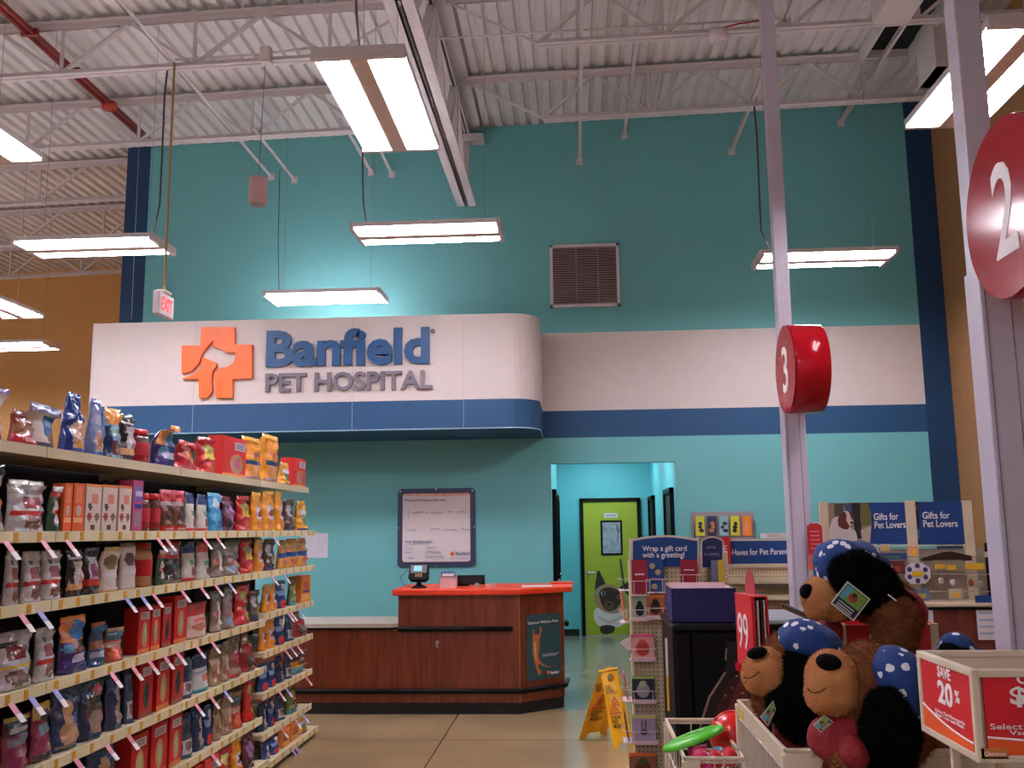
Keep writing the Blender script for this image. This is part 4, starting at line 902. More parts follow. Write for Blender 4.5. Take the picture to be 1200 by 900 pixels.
 'clearred': ('bag', (.13, .26, .06), [(142,122,108), ('e',.1,.3,.6,.55,(176,66,66)), ('r',.45,.2,.6,.85,(206,200,200)), ('r',0,.8,1,1,(120,110,90))], (126, 120, 100), {}, 'clear red label bag', 'clear bag of chews with a red label'),
 'redgreen': ('bag', (.13, .26, .06), [(200,24,26), ('e',.3,.6,.85,.92,(190,170,90)), ('r',.5,.12,.9,.3,(130,180,60)), ('e',.5,.38,.9,.56,(60,110,70))], (190, 22, 28), {}, 'red green bag', 'red bag with green stickers'),
 'redwhite': ('flat', (.17, .24, .06), [(206,176,168), ('r',0,.68,1,1,(196,52,44)), ('r',.2,.5,.8,.58,(206,90,80)), ('e',.15,.22,.8,.44,(170,96,76))], (190, 50, 46), {}, 'pink white bag', 'pinkish white bag with a red top'),
 'magenta': ('bag', (.15, .26, .07), [(136,36,86), ('r',0,.72,1,1,(44,36,54)), ('r',.2,.76,.95,.86,(196,190,196)), ('r',.15,.52,.95,.66,(120,124,150)), ('e',.6,.08,.95,.4,(160,110,100))], (176, 160, 70), {}, 'magenta bag', 'magenta bag with a black top'),
 'magentayellow': ('bag', (.15, .26, .07), [(140,34,84), ('r',0,.78,1,1,(206,170,60)), ('e',.3,.74,.95,.96,(40,34,40)), ('r',.2,.52,.95,.7,(110,150,176)), ('r',.1,.0,1,.14,(60,40,60)), ('e',.7,.08,1,.36,(190,150,110))], (206, 166, 60), {}, 'magenta yellow bag', 'magenta bag with a yellow and black top'),
 'yellowbag': ('bag', (.15, .25, .07), [(214,172,60), ('r',0,.8,1,.96,(176,180,190)), ('r',.1,.5,.9,.56,(150,110,50)), ('r',.0,.3,1,.36,(150,110,50))], (200, 160, 60), {}, 'yellow bag', 'yellow bag with a silver top'),
 'kibblebag': ('bag', (.17, .28, .08), [(28,56,108), ('e',.2,.04,.85,.6,(186,138,108)), ('e',.3,.45,.65,.85,(206,160,120)), ('e',.7,.35,.98,.62,(70,110,186)), ('r',.1,.04,.9,.12,(120,90,110))], (30, 60, 110), {}, 'blue dog bag', 'dark blue bag with a large tan dog'),
 'kibblered': ('bag', (.16, .28, .08), [(28,50,92), ('e',.1,.3,.7,.75,(96,56,44)), ('e',.2,.1,.9,.5,(150,124,112)), ('r',.8,.1,1,.5,(190,50,60)), ('e',.5,.74,.9,.96,(180,60,60))], (26, 50, 96), {}, 'blue red dog bag', 'dark blue bag with a brown and red picture'),
 'kibblewhite': ('bag', (.15, .27, .08), [(24,48,96), ('e',.3,.1,.9,.5,(176,150,140)), ('e',.45,.45,.9,.8,(206,196,190)), ('e',.6,.5,.75,.62,(40,36,44)), ('r',.85,.1,1,.7,(70,110,176))], (26, 56, 120), {}, 'blue white dog bag', 'dark blue bag with a white dog face'),
 'bluewhite': ('bag', (.13, .22, .06), [(60,80,110), ('r',.1,.1,.9,.45,(190,186,196)), ('e',.2,.16,.8,.4,(120,96,90)), ('e',.2,.6,.8,.9,(40,56,96))], (44, 60, 90), {}, 'blue grey bag', 'grey blue clear pouch with a white panel'),
 'whiteteal': ('flat', (.16, .2, .06), [(196,192,194), ('r',0,.0,1,.12,(60,140,160)), ('r',0,.68,1,1,(50,60,96)), ('r',.4,.28,.95,.5,(206,120,96)), ('r',.1,.56,.9,.62,(120,140,180))], (48, 56, 90), {}, 'white teal pouch', 'white pouch with a teal base and navy top'),
 'tanclear': ('bag', (.12, .24, .05), [(164,134,104), ('e',.2,.1,.8,.5,(150,90,80)), ('r',0,.7,1,1,(130,110,80)), ('e',.4,.3,.8,.7,(190,160,140))], (130, 116, 90), {}, 'tan clear bag', 'clear bag of tan chews'),
 'tanred': ('bag', (.13, .25, .06), [(140,100,84), ('e',.2,.3,.9,.66,(186,46,70)), ('r',0,.75,1,1,(120,96,76)), ('r',0,.0,1,.08,(170,40,50))], (130, 100, 80), {}, 'tan red bag', 'clear tan bag with a round red label'),
 'redorn': ('bag', (.14, .25, .08), [(150,34,38), ('e',.15,.1,.85,.42,(84,44,40)), ('r',0,.75,1,1,(140,110,60)), ('e',.3,.5,.7,.8,(196,40,46))], (170, 40, 44), {'neck': .5}, 'necked red bag', 'dark red bag gathered at its neck'),
 'bluered': ('bag', (.14, .22, .07), [(34,60,120), ('e',.2,.0,.9,.3,(206,36,44)), ('r',.1,.5,.9,.7,(120,150,200)), ('e',.5,.72,.9,.95,(190,186,200))], (40, 66, 130), {}, 'blue red bag', 'blue bag with a red bottom'),
 'multidark': ('bag', (.13, .21, .06), [(92,64,60), ('e',.1,.5,.6,.9,(176,170,180)), ('e',.4,.2,.9,.5,(196,140,80)), ('r',.1,.05,.9,.18,(60,60,110))], (110, 80, 70), {}, 'mixed dark bag', 'dark clear bag with a mixed picture'),
 'greenbag': ('bag', (.15, .2, .06), [(96,120,72), ('e',.2,.5,.8,.85,(196,150,80)), ('r',0,0,1,.14,(70,140,150)), ('r',.1,.2,.9,.34,(150,150,110))], (110, 100, 60), {}, 'green bag', 'green bag with an orange picture and teal base'),
 'tealgrey': ('bag', (.16, .2, .07), [(206,150,60), ('r',0,0,1,.3,(60,130,150)), ('r',0,.6,1,1,(84,76,84)), ('e',.3,.35,.8,.6,(120,84,60))], (90, 80, 86), {'flop': .6}, 'grey orange bag', 'grey topped bag with an orange middle and teal base'),
 'orangecarton': ('box', (.13, .19, .07), [(224,134,50), ('e',.2,.5,.8,.8,(206,90,60)), ('r',.1,.1,.9,.3,(236,170,80))], (0,0,0), {'lid': (214,120,40), 'label': (.15,.36,.85,.46,(70,60,130))}, 'orange carton', 'orange carton with a violet label strip'),
 'redcarton': ('box', (.15, .2, .07), [(206,44,40), ('r',0,.0,1,.1,(226,150,80))], (0,0,0), {'lid': (200,50,44), 'label': (.5,.7,.95,.9,(196,190,206)), 'win': (.3,.1,.9,.6,(196,140,100))}, 'red carton', 'red carton with a pale corner label'),
}
ROWS = [  # section level, name of the shelf, list of (x0, x1, height in picture px, key)
 (0, 'n', 'top shelf', [(-34,21,74,'purpwhite'),(24,52,44,'redtray'),(15,33,62,'tealback'),(36,80,60,'whiteblue'),(83,108,74,'rawblue'),(110,129,70,'rawclear'),(130,146,62,'skyorange'),(147,165,58,'blackwhite'),(166,184,42,'redjar'),(186,211,58,'ribbon'),(213,238,40,'redbag'),(240,258,44,'redyellow'),(262,290,47,'redcarton'),(291,311,52,'orangesticks')]),
 (0, 'f', 'top shelf of the end unit', [(313,332,58,'orangesticks'),(334,344,28,'orangegreen'),(345,359,34,'redcarton')]),
 (1, 'n', 'second shelf', [(-40,18,84,'bandbag'),(21,62,62,'silverred'),(63,76,58,'greenred'),(77,87,57,'orangebox'),(88,101,57,'orangebox'),(102,121,56,'creambox'),(122,139,55,'creambox'),(141,156,54,'creambox'),(157,169,60,'pinkbox'),(170,183,46,'redjar'),(184,194,45,'redjar'),(195,207,50,'clearheader'),(208,222,49,'clearheader'),(223,235,46,'greenlabel'),(237,250,44,'greenlabel'),(251,265,46,'bluefoil'),(266,281,42,'maroon'),(284,299,42,'redyellow'),(301,313,46,'orangebag')]),
 (1, 'f', 'second shelf of the end unit', [(315,327,48,'orangebag'),(328,338,50,'orangebag'),(339,350,38,'multidark'),(352,366,36,'orangegreen')]),
 (2, 'n', 'third shelf', [(-44,13,76,'bandbag'),(14,29,64,'silverred'),(34,56,60,'silverred'),(57,79,58,'silverred'),(86,104,56,'blackwhite'),(105,121,56,'blackred'),(124,146,62,'floppyprint'),(148,167,62,'tallprint'),(169,188,52,'cookiejar'),(189,198,44,'greenred'),(199,218,54,'darkheader'),(221,235,46,'greenlabel'),(237,253,44,'greenlabelred'),(254,268,48,'clearred'),(270,286,47,'speckled'),(288,302,43,'redyellow'),(304,314,40,'orangebag')]),
 (2, 'f', 'third shelf of the end unit', [(316,326,38,'multidark'),(330,340,34,'orangeblue'),(341,351,34,'orangeblue'),(353,364,34,'orangeblue')]),
 (3, 'n', 'fourth shelf', [(-30,2,60,'silverred'),(6,44,68,'silveryellow'),(49,73,62,'silverred'),(79,110,66,'purplemoist'),(112,130,54,'bluemoist'),(132,151,42,'redmoist'),(164,178,52,'redbox'),(179,190,51,'redbox'),(192,203,50,'redboxdark'),(206,221,54,'redbox'),(224,251,40,'redwhite'),(253,266,48,'clearred'),(267,280,48,'speckled'),(282,296,46,'redgreen'),(298,308,36,'multidark')]),
 (3, 'f', 'fourth shelf of the end unit', [(313,320,32,'orangebag'),(321,329,31,'orangebag'),(330,339,32,'bluered'),(343,351,30,'greenbag'),(354,366,30,'orangecarton')]),
 (4, 'n', 'fifth shelf', [(-30,10,62,'yellowbag'),(13,41,64,'magenta'),(43,69,66,'magentayellow'),(71,101,76,'kibblebag'),(102,130,74,'kibblered'),(132,150,68,'kibblewhite'),(152,161,62,'bluewhite'),(165,181,62,'redboxdark'),(185,201,60,'redbox'),(203,217,58,'redboxdark'),(218,230,46,'bluewhite'),(232,250,44,'whiteteal'),(251,263,47,'tanclear'),(264,272,47,'tanclear'),(273,286,48,'tanred'),(289,304,50,'redorn')]),
 (4, 'f', 'fifth shelf of the end unit', [(309,317,34,'orangebag'),(318,326,33,'orangebag'),(328,337,33,'bluered'),(339,348,31,'bluewhite'),(350,364,28,'redorn')]),
 (5, 'n', 'sixth shelf', [(112,146,72,'kibblebag'),(155,175,60,'redbox'),(178,198,60,'redbox'),(200,215,58,'redbox'),(217,231,50,'bluewhite'),(232,244,50,'kibblewhite'),(245,252,46,'bluered'),(254,264,46,'tanclear'),(265,276,46,'tanclear'),(277,289,44,'redmoist'),(291,302,48,'redgreen')]),
 (5, 'f', 'sixth shelf of the end unit', [(309,318,32,'bluered'),(319,327,30,'bluered'),(328,337,31,'kibblewhite'),(338,345,30,'bluewhite'),(346,364,26,'tealgrey')]),
 (6, 'n', 'bottom shelf', [(222,240,46,'redbox'),(241,258,46,'redcarton'),(259,276,46,'redgreen'),(277,290,46,'orangebag'),(291,302,44,'maroon')]),
 (6, 'f', 'seventh shelf of the end unit', [(309,317,32,'kibblewhite'),(318,326,31,'bluered'),(328,338,31,'bluewhite'),(340,354,30,'greenbag')]),
 (7, 'f', 'bottom shelf of the end unit', [(312,321,36,'kibblewhite'),(322,331,36,'bluered'),(333,342,36,'orangecarton'),(343,352,35,'orangecarton'),(354,363,34,'orangegreen')]),
]
used = {}
rp = random.Random(5)
def extra_seal(key): return KEYS[key][4].get('seal_h', .022)
def product(key, y0, y1, X, z, h_, label, group, kind):
    P_ = proto(key); kd, (w_, hh, dd) = KEYS[key][0], KEYS[key][1]
    nm = {'bag': 'treat_bag', 'flat': 'treat_bag', 'box': 'treat_box', 'jar': 'treat_jar'}[kd]
    cat_ = {'bag': 'bag', 'flat': 'bag', 'box': 'box', 'jar': 'jar'}[kd]
    r = bpy.data.objects.new(nm, None); COL.objects.link(r); r.empty_display_size = .05
    sy = (y1-y0)*.95/w_; sz = h_/(hh+(extra_seal(key)+.006 if kd in ('bag', 'flat') else .003)); sx = min(1.5, max(.6, (sy+sz)/2)) if kd != 'jar' else sy
    r.location = (X-dd*sx/2-.04, (y0+y1)/2, z+.002); r.scale = (sx, sy, sz); r.rotation_euler = (0, 0, rp.uniform(-.09, .09) if kd != 'box' else rp.uniform(-.02, .02))
    for n, o in P_:
        c = o.copy(); COL.objects.link(c); c.parent = r
    tag(r, label, cat_, group)
    return r
ordn = {}
tail_seen = {}
for k, sec, sname, items in ROWS:
    prev = None; names = [KEYS[i[3]][5] for i in items]
    for n, (x0, x1, hp, key) in enumerate(items):
        z, X = (near_z if sec == 'n' else far_z)[k]
        y0, y1 = yat(x0, z+.08, X-.03), yat(x1, z+.08, X-.03)
        depth = 0
        ym = (y0+y1)/2; d = Vector((X, ym, z))-CAM; h_ = hp*d.dot(FW)/FOC
        top_lim = ((near_z if sec == 'n' else far_z)[k-1][0]-z-.05) if k else 9
        h_ = min(h_, top_lim)
        desc, me_ = KEYS[key][6], KEYS[key][5]
        if n == 0: pos = 'at the near end' if sec == 'n' else 'at its near end'
        else: pos = 'right of the '+names[n-1]
        lab = '%s, %s, %s' % (desc, sname, pos)
        short = sname.replace('of the end unit', 'end unit') if False else sname
        if len(lab.split()) > 16:
            lab = '%s, %s, %s' % (KEYS[key][5], sname, pos)
        if lab in used:
            used[lab] += 1; lab = '%s, %s, left of the %s' % (KEYS[key][5], sname, names[n+1] if n+1 < len(names) else 'shelf end')
            if lab in used: lab = '%s, %s, item %s along' % (KEYS[key][5], sname, ['first','second','third','fourth','fifth','sixth','seventh','eighth','ninth','tenth','eleventh','twelfth','thirteenth','fourteenth','fifteenth','sixteenth','seventeenth','eighteenth','nineteenth'][n])
        used[lab] = 1
        if key == 'tealback': product(key, y0, y1, X-.16, z, h_, lab, KEYS[key][5]+'s', 0); continue
        product(key, y0, y1, X, z, h_, lab, KEYS[key][5]+'s on the treat shelves', 0)
# ------------------------------------------------------------------ lane poles with round numbered signs
M_pole = mat('lane_pole_paint', (190, 180, 196), .35, var=.03)
def lane_pole(label, slabel, num, Yp, pxc, pyc, Ys, scx, scy, zbase):
    c = atY(Yp, pxc, pyc)
    t = thing('lane_pole', label, 'pole', (c.x, Yp, 0), 0, 'checkout lane poles')
    zs = atY(Ys, scx, scy).z
    B((-.052, -.052, zs-.2), (.052, .052, deckz(c.x)-.01)).build('upper_pole', M_pole, t, bevel=.006)
    mb = MB(); mb.box((-.0525, -.06, zbase), (.108, .078, zs-.1)); mb.build('lower_pole', M_pole, t, bevel=.006)
    mb = MB(); mb.box((.058, -.063, zbase), (.062, -.058, zs-.11)); mb.box((-.036, -.063, zbase), (-.032, -.058, zs-.11)); mb.build('seam', mat('pole_seam', (132, 118, 136), .5), t)
    B((-.11, -.11, zbase), (.11, .11, zbase+.02)).build('base_plate', M_steel, t)
    f = atY(Ys, scx, scy)
    s = thing('lane_number_sign', slabel, 'sign', f, 0, 'round red lane number signs')
    R_ = .322
    mb = MB(); mb.lathe([(R_-.012, 0), (R_, .012), (R_, .235), (R_-.012, .245)], 48, axis='x'); mb.build('drum', M_red, s, True)
    MB().lathe([(R_-.004, -.004), (R_-.004, .0005)], 48, axis='x').build('face', M_red, s)
    text(str(num), 'lane_number', M_tooth, s, (-.004, .085, -.17), width=.17, height=.34, right=(0, -1, 0), bold=.012, thick=.002)
    B((.1, .2, -.05), (.14, Yp-Ys-.05, .05)).build('bracket', M_steel, s)
    return t
lane_pole('slim pale pole of checkout lane three rising to the roof', 'round red drum sign with number 3', 3, 7.32, 914, 300, 6.9, 920.5, 433, 0)
lane_pole('large pale pole of checkout lane two at the right edge', 'large glossy round red sign with number 2', 2, 3.78, 1142, 180, 3.3, 1178, 243, 0)
# ------------------------------------------------------------------ drinks cooler with bottle print
cx0, cx1, cY0, cY1, cz = .50, .955, 5.16, 5.82, 1.105
t = thing('drinks_cooler', 'tall black drinks cooler printed with a big cola bottle', 'cooler', (cx0, cY0, 0))
B((0, .03, .06), (cx1-cx0, cY1-cY0, cz-.03)).build('cabinet', M_black, t, bevel=.01)
B((-.008, -.01, cz-.035), (cx1-cx0+.008, cY1-cY0+.01, cz)).build('top_cover', mat('cooler_top', (14, 15, 18), .35, spec=.3), t, bevel=.012)
B((.1, 0, .1), (cx1-cx0-.005, .03, cz-.045)).build('door_panel', mat('cooler_door', (5, 9, 17), .35, spec=.18), t, bevel=.006)
B((0.012, .004, .1), (.092, .03, cz-.045)).build('front_post', M_black, t, bevel=.01)
B((.01, .06, 0), (cx1-cx0-.01, cY1-cY0-.04, .06)).build('plinth', M_blackm, t)
org = Vector(t.location); hk = lambda x, y: atY(cY0-.002, x, y)
a = hk(777, 748)-org; b = hk(779.5, 833)-org; mid = hk(778, 792)-org
B((a.x+.01, -.003, mid.z), (a.x+.022, .004, a.z)).build('edge_label', mat('strip_white', (206, 206, 210), .4), t); B((a.x+.01, -.003, b.z), (a.x+.022, .004, mid.z)).build('edge_label', mat('strip_yellow', (214, 160, 30), .4), t, )  # white and yellow label strip, not a lamp
pdecal(t, 'bottle_print', [((16, 10, 14), [(851,752),(874,752),(876,772),(880,782),(880,905),(814,905),(817,865),(823,835),(836,806),(850,786),(852,770)], False),
   ((64, 16, 20), [(866,788),(880,792),(880,905),(826,905),(830,862),(842,824),(854,800)], True),
   ((96, 34, 30), [(866,800),(875,806),(878,905),(846,905),(848,860),(856,822)], True),
   ((150, 120, 112), [(850,760),(852,760),(851,774),(849.5,774)], False), ((150, 120, 112), [(849,787),(851,788),(832,818),(822,850),(818,880),(816.5,880),(820,848),(830,816)], False),
   ((190, 150, 140), (863, 792, 1.2, .8), 'e'), ((190, 150, 140), (870, 812, 1.6, .8), 'e'), ((170, 120, 110), (850, 815, 1, 1.4), 'e'), ((180, 140, 130), (858, 806, 1, .8), 'e')], hk, Vector((0, -1, 0)), org, .002)
# blue carton tray on the cooler
a = atY(5.22, 788, 727); b = atY(5.22, 862, 689)
t = thing('carton_tray', 'open dark blue carton with pale inside on top of the cooler', 'box', (a.x, 5.22, cz))
W_ = b.x-a.x; H_ = b.z-cz
mb = MB(); mb.box((0, 0, 0), (W_, .004, H_)); mb.box((0, 0, 0), (.004, .34, H_)); mb.box((W_-.004, 0, 0), (W_, .34, H_)); mb.box((0, .336, 0), (W_, .34, H_)); mb.box((0, 0, 0), (W_, .34, .004))
mb.build('outer_wall', mat('carton_navy', (24, 32, 92), .35), t)
mb = MB(); mb.box((.005, .33, .005), (W_-.005, .335, H_+.012)); mb.box((.005, .005, .005), (.008, .33, H_-.002)); mb.box((W_-.008, .005, .005), (W_-.005, .33, H_-.002)); mb.box((.005, .005, H_*.82), (W_-.005, .33, H_*.86)); mb.build('inner_lining', mat('carton_pink_white', (216, 188, 192), .6), t)
# ------------------------------------------------------------------ gift card rack
def pegmat(name, rgb):
    m = mat(name, rgb, .6); nt = m.node_tree; b = nt.nodes['Principled BSDF']; r = [n for n in nt.nodes if n.type == 'VALTORGB'][0]
    tc = [n for n in nt.nodes if n.type == 'TEX_COORD'][0]
    sc = nt.nodes.new('ShaderNodeVectorMath'); sc.operation = 'SCALE'; sc.inputs['Scale'].default_value = 1/.0254; nt.links.new(tc.outputs['Object'], sc.inputs[0])
    fr = nt.nodes.new('ShaderNodeVectorMath'); fr.operation = 'FRACTION'; nt.links.new(sc.outputs[0], fr.inputs[0])
    sb = nt.nodes.new('ShaderNodeVectorMath'); sb.operation = 'SUBTRACT'; sb.inputs[1].default_value = (.5, .5, .5); nt.links.new(fr.outputs[0], sb.inputs[0])
    ml = nt.nodes.new('ShaderNodeVectorMath'); ml.operation = 'MULTIPLY'; ml.inputs[1].default_value = (1, 0, 1); nt.links.new(sb.outputs[0], ml.inputs[0])
    ln = nt.nodes.new('ShaderNodeVectorMath'); ln.operation = 'LENGTH'; nt.links.new(ml.outputs[0], ln.inputs[0])
    lt_ = nt.nodes.new('ShaderNodeMath'); lt_.operation = 'LESS_THAN'; lt_.inputs[1].default_value = .17; nt.links.new(ln.outputs['Value'], lt_.inputs[0])
    mx = nt.nodes.new('ShaderNodeMix'); mx.data_type = 'RGBA'; nt.links.new(lt_.outputs[0], mx.inputs['Factor']); nt.links.new(r.outputs[0], mx.inputs['A']); mx.inputs['B'].default_value = (*lin((90, 66, 50)), 1)
    nt.links.new(mx.outputs['Result'], b.inputs['Base Color']); return m
M_peg = pegmat('pegboard_cream', (204, 184, 150))
RY = 5.96; rx0 = atY(RY, 740, 660).x; rx1 = atY(RY, 818, 660).x
t = thing('gift_card_rack', 'tall cream pegboard rack with blue gift card header', 'display rack', (rx0, RY, 0)); RK = t
W_ = rx1-rx0; org = Vector(t.location)
B((0, .0, .06), (W_, .018, 1.42)).build('pegboard', M_peg, t)
B((0, .018, .06), (.018, .4, 1.4)).build('side_pegboard', M_peg, t)
B((-.03, -.03, 0), (W_+.03, .42, .06)).build('base', M_cream, t, bevel=.006)
for x in (-.012, W_): B((x, -.01, .06), (x+.012, .02, 1.545)).build('post', M_cream, t)
hr = lambda x, y: atY(RY-.012, x, y)
def arch(x0, x1, yb, yt, ym): return [(x0, yb), (x0, yt)]+[(x0+(x1-x0)*k/8, yt-(yt-ym)*math.sin(PI*k/8)) for k in range(1, 8)]+[(x1, yt), (x1, yb)]
pdecal(t, 'header_frame', [((206, 190, 176), arch(739, 819, 664, 632, 627), False)], hr, Vector((0, -1, 0)), org, 0, .004)
pdecal(t, 'header', [((8, 58, 122), arch(741.5, 817, 664, 634, 629.5), False)], hr, Vector((0, -1, 0)), org, .006)
ptext(t, 'Wrap a gift card\nwith a greeting!', 'header_lettering', M_tooth, hr, org, Vector((0, -1, 0)), 753, 655.5, 805, 655, 16, .01, .009)
# slanted second header
A0 = Vector((rx1+.012, RY, 0)); A1 = Vector((rx1+.215, RY+.22, 0)); sn = Vector((A1.y-A0.y, -(A1.x-A0.x), 0)).normalized()
hs = lambda x, y: onplane(A0, sn, x, y)
MB().prism([A0-org+Vector((0, 0, .06)), A1-org+Vector((0, 0, .06)), A1-org+Vector((0, 0, 1.45)), A0-org+Vector((0, 0, 1.45))], -sn, .015).build('slanted_pegboard', M_peg, t)
pdecal(t, 'slanted_header', [((206, 190, 176), arch(821, 848, 666, 634, 628.5), False), ((22, 44, 92), arch(822.5, 846, 665, 634.5, 630), False)], hs, sn, org, .002)
ptext(t, 'Giving', 'header_lettering', mat('faint_print', (150, 150, 170)), hs, org, sn, 827, 644, 838, 643.5, 4.5, .0, .005)
ptext(t, 'is caring', 'header_lettering', mat('faint_print', (150, 150, 170)), hs, org, sn, 825, 652.5, 842, 652, 5, .0, .005)
# cards
cards = [((741,696),(758,656),(150,24,50),(214,150,160),'crimson card at the top left of the gift card rack',1.1),
 ((759.5,693),(777,656),(28,66,130),(170,150,120),'blue card with round pictures right of the crimson top left card',1.1),
 ((798,684),(817,656),(148,24,48),(214,150,160),'crimson card at the right of the gift card rack under its header',1.1),
 ((741.5,724),(757.5,699),(150,166,140),(22,22,26),'pale green greeting card with a black standing figure, left column second row',1),
 ((758,722),(778,697),(172,100,60),(60,34,28),'brown greeting card with an orange edge and a dog face, second row',1),
 ((740,771),(766,743),(214,150,150),(190,60,50),'greeting card with pink top and reddish picture, third row',1),
 ((741,820),(766,792),(40,44,60),(150,150,150),'dark greeting card with a light green top edge, fourth row',1),
 ((741,868),(768,838),(170,150,180),(110,84,110),'lavender greeting card with a drawn rabbit, fifth row',1),
 ((738,912),(768,882),(150,90,70),(96,44,36),'orange framed brown greeting card in the lowest visible row',1)]
tops = {5: (232, 80, 130), 6: (170, 196, 110), 4: (230, 130, 50), 8: (232, 110, 50), 7: (206, 200, 120)}
for i, (p0, p1, c1, c2, lb, _) in enumerate(cards):
    a = atY(RY-.05, *p0); b = atY(RY-.05, *p1)
    c = thing('greeting_card', lb, 'card', (a.x, RY-.05, a.z), 0, 'cards in the gift card rack'); w_ = b.x-a.x; h_ = b.z-a.z
    MB().box((0, -.006, 0), (w_, .004, h_), 0, c1).build('cover', M_card, c)
    mb = MB()
    if i in (0, 2): mb.box((w_*.2, -.008, h_*.55), (w_*.8, -.006, h_*.6), 0, (230, 200, 204))
    elif i == 1:
        for u, v in ((.3, .8), (.65, .6), (.4, .15)): mb.ell((w_*u, -.007, h_*v), (.018, .002, .018), 12, 0, c2)
        mb.box((w_*.2, -.008, h_*.38), (w_*.8, -.006, h_*.42), 0, (190, 80, 90))
    elif i == 7:
        mb.ell((w_*.5, -.007, h_*.35), (.022, .002, .02), 12, 0, c2); mb.ell((w_*.42, -.007, h_*.65), (.006, .002, .03), 8, 0, c2); mb.ell((w_*.58, -.007, h_*.65), (.006, .002, .03), 8, 0, c2)
    else:
        mb.ell((w_*.5, -.007, h_*.4), (w_*.3, .002, h_*.32), 12, 0, c2); mb.ell((w_*.5, -.0075, h_*.66), (w_*.17, .003, h_*.15), 12, 0, jit(c2, random.Random(i), 40))
    mb.build('picture', M_card, c)
    if i in tops: MB().box((0, -.0075, h_*.88), (w_, -.006, h_), 0, tops[i]).build('top_edge', M_card, c)
# wire pockets and pale pocket strips are parts of the rack
for i, (p0, p1, *_r) in enumerate(cards):
    a = atY(RY-.05, *p0)-org; b = atY(RY-.05, *p1)-org; h_ = (b.z-a.z)
    mb = MB(); yf = -.075
    for z in (a.z-.008, a.z+h_*.38): mb.tube([(a.x-.012, 0, z), (a.x-.012, yf, z), (b.x+.012, yf, z), (b.x+.012, 0, z)], .0022, 5)
    for x in (a.x+.01, b.x-.01): mb.tube([(x, yf, a.z-.008), (x, yf, a.z+h_*.38)], .0022, 5)
    mb.box((a.x-.01, -.07, a.z-.012), (b.x+.01, -.002, a.z-.008))
    mb.build('card_pocket', mat('pocket_pink_wire', (214, 190, 192), .4), RK)
    if i > 2: MB().box((a.x-.004, -.079, a.z-.018), (b.x+.004, -.077, a.z+.006), 0, (224, 190, 200)).build('price_strip', M_card, RK)
# cards standing in the side pockets, seen edge on
for i, (x, y0, y1, c, lb) in enumerate(((737, 694, 727, (232, 120, 50), 'orange card in the left side pocket of the gift card rack'), (737, 655, 690, (52, 40, 50), 'dark card in the upper left side pocket of the rack'),
       (736, 787, 818, (232, 84, 140), 'pink card in the left side pocket, above the wet floor sign'), (737.5, 834, 866, (84, 60, 96), 'dark violet card in the lowest side pocket of the rack'))):
    a = atY(RY+.12, x, y1); b = atY(RY+.12, x, y0)
    q = thing('greeting_card', lb, 'card', (rx0-.045, RY+.05, a.z), 0, 'cards in the side pockets of the rack'); h_ = b.z-a.z
    MB().add([(0, 0, 0), (0, .14, 0), (-.02, .14, h_), (-.02, 0, h_), (.006, 0, 0), (.006, .14, 0), (-.014, .14, h_), (-.014, 0, h_)], [(3,2,1,0),(4,5,6,7),(0,1,5,4),(1,2,6,5),(2,3,7,6),(3,0,4,7)], 0, c).build('cover', M_card, q)
    MB().add([(-.003, .01, .01), (-.003, .13, .01), (-.0215, .13, h_*.9), (-.0215, .01, h_*.9)], [(0, 1, 2, 3)], 0, jit(c, random.Random(i), 60)).build('picture', M_card, q)
    mb = MB(); z = a.z
    for zz in (z-.008, z+.06): mb.tube([(0, .04, zz), (-.075, .04, zz), (-.075, .21, zz), (0, .21, zz)], .0022, 5)
    mb.box((-.07, .045, z-.01), (0, .205, z-.007)); mb.build('side_pocket', mat('pocket_pink_wire', (214, 190, 192), .4), RK)
a = atY(RY+.1, 737, 772)
q = thing('leaflet', 'white leaflet jutting out left of the gift card rack', 'leaflet', (rx0-.005, RY+.12, a.z+.02))
MB().prism([(0, 0, 0), (-.075, 0, .075), (-.005, 0, .115)], (0, 1, 0), .002, 0, (214, 200, 204)).build('sheet', M_card, q); MB().prism([(0, -.001, 0), (-.03, -.001, .03), (0, -.001, .05)], (0, 1, 0), .001, 0, (170, 160, 170)).build('print', M_card, q)
a = hs(829, 686); b = hs(842, 656)
q = thing('gift_card_pack', 'grey and yellow card pack on the slanted side of the rack', 'card', a+sn*.03)
MB().prism([Vector((0, 0, 0)), (b-a).xy.to_3d(), (b-a), Vector((0, 0, (b-a).z))], sn, .006, 0, (110, 120, 150)).build('cover', M_card, q)
u_ = (b-a).xy.to_3d(); MB().prism([u_*.5+sn*.007, u_*.95+sn*.007, u_*.95+sn*.007+Vector((0, 0, (b-a).z)), u_*.5+sn*.007+Vector((0, 0, (b-a).z))], sn, .002, 0, (206, 176, 50)).build('yellow_half', M_card, q)
MB().tube([Vector((0, 0, .1))-sn*.03, Vector((0, 0, .1))], .003, 5).build('peg_hook', M_chrome, q)
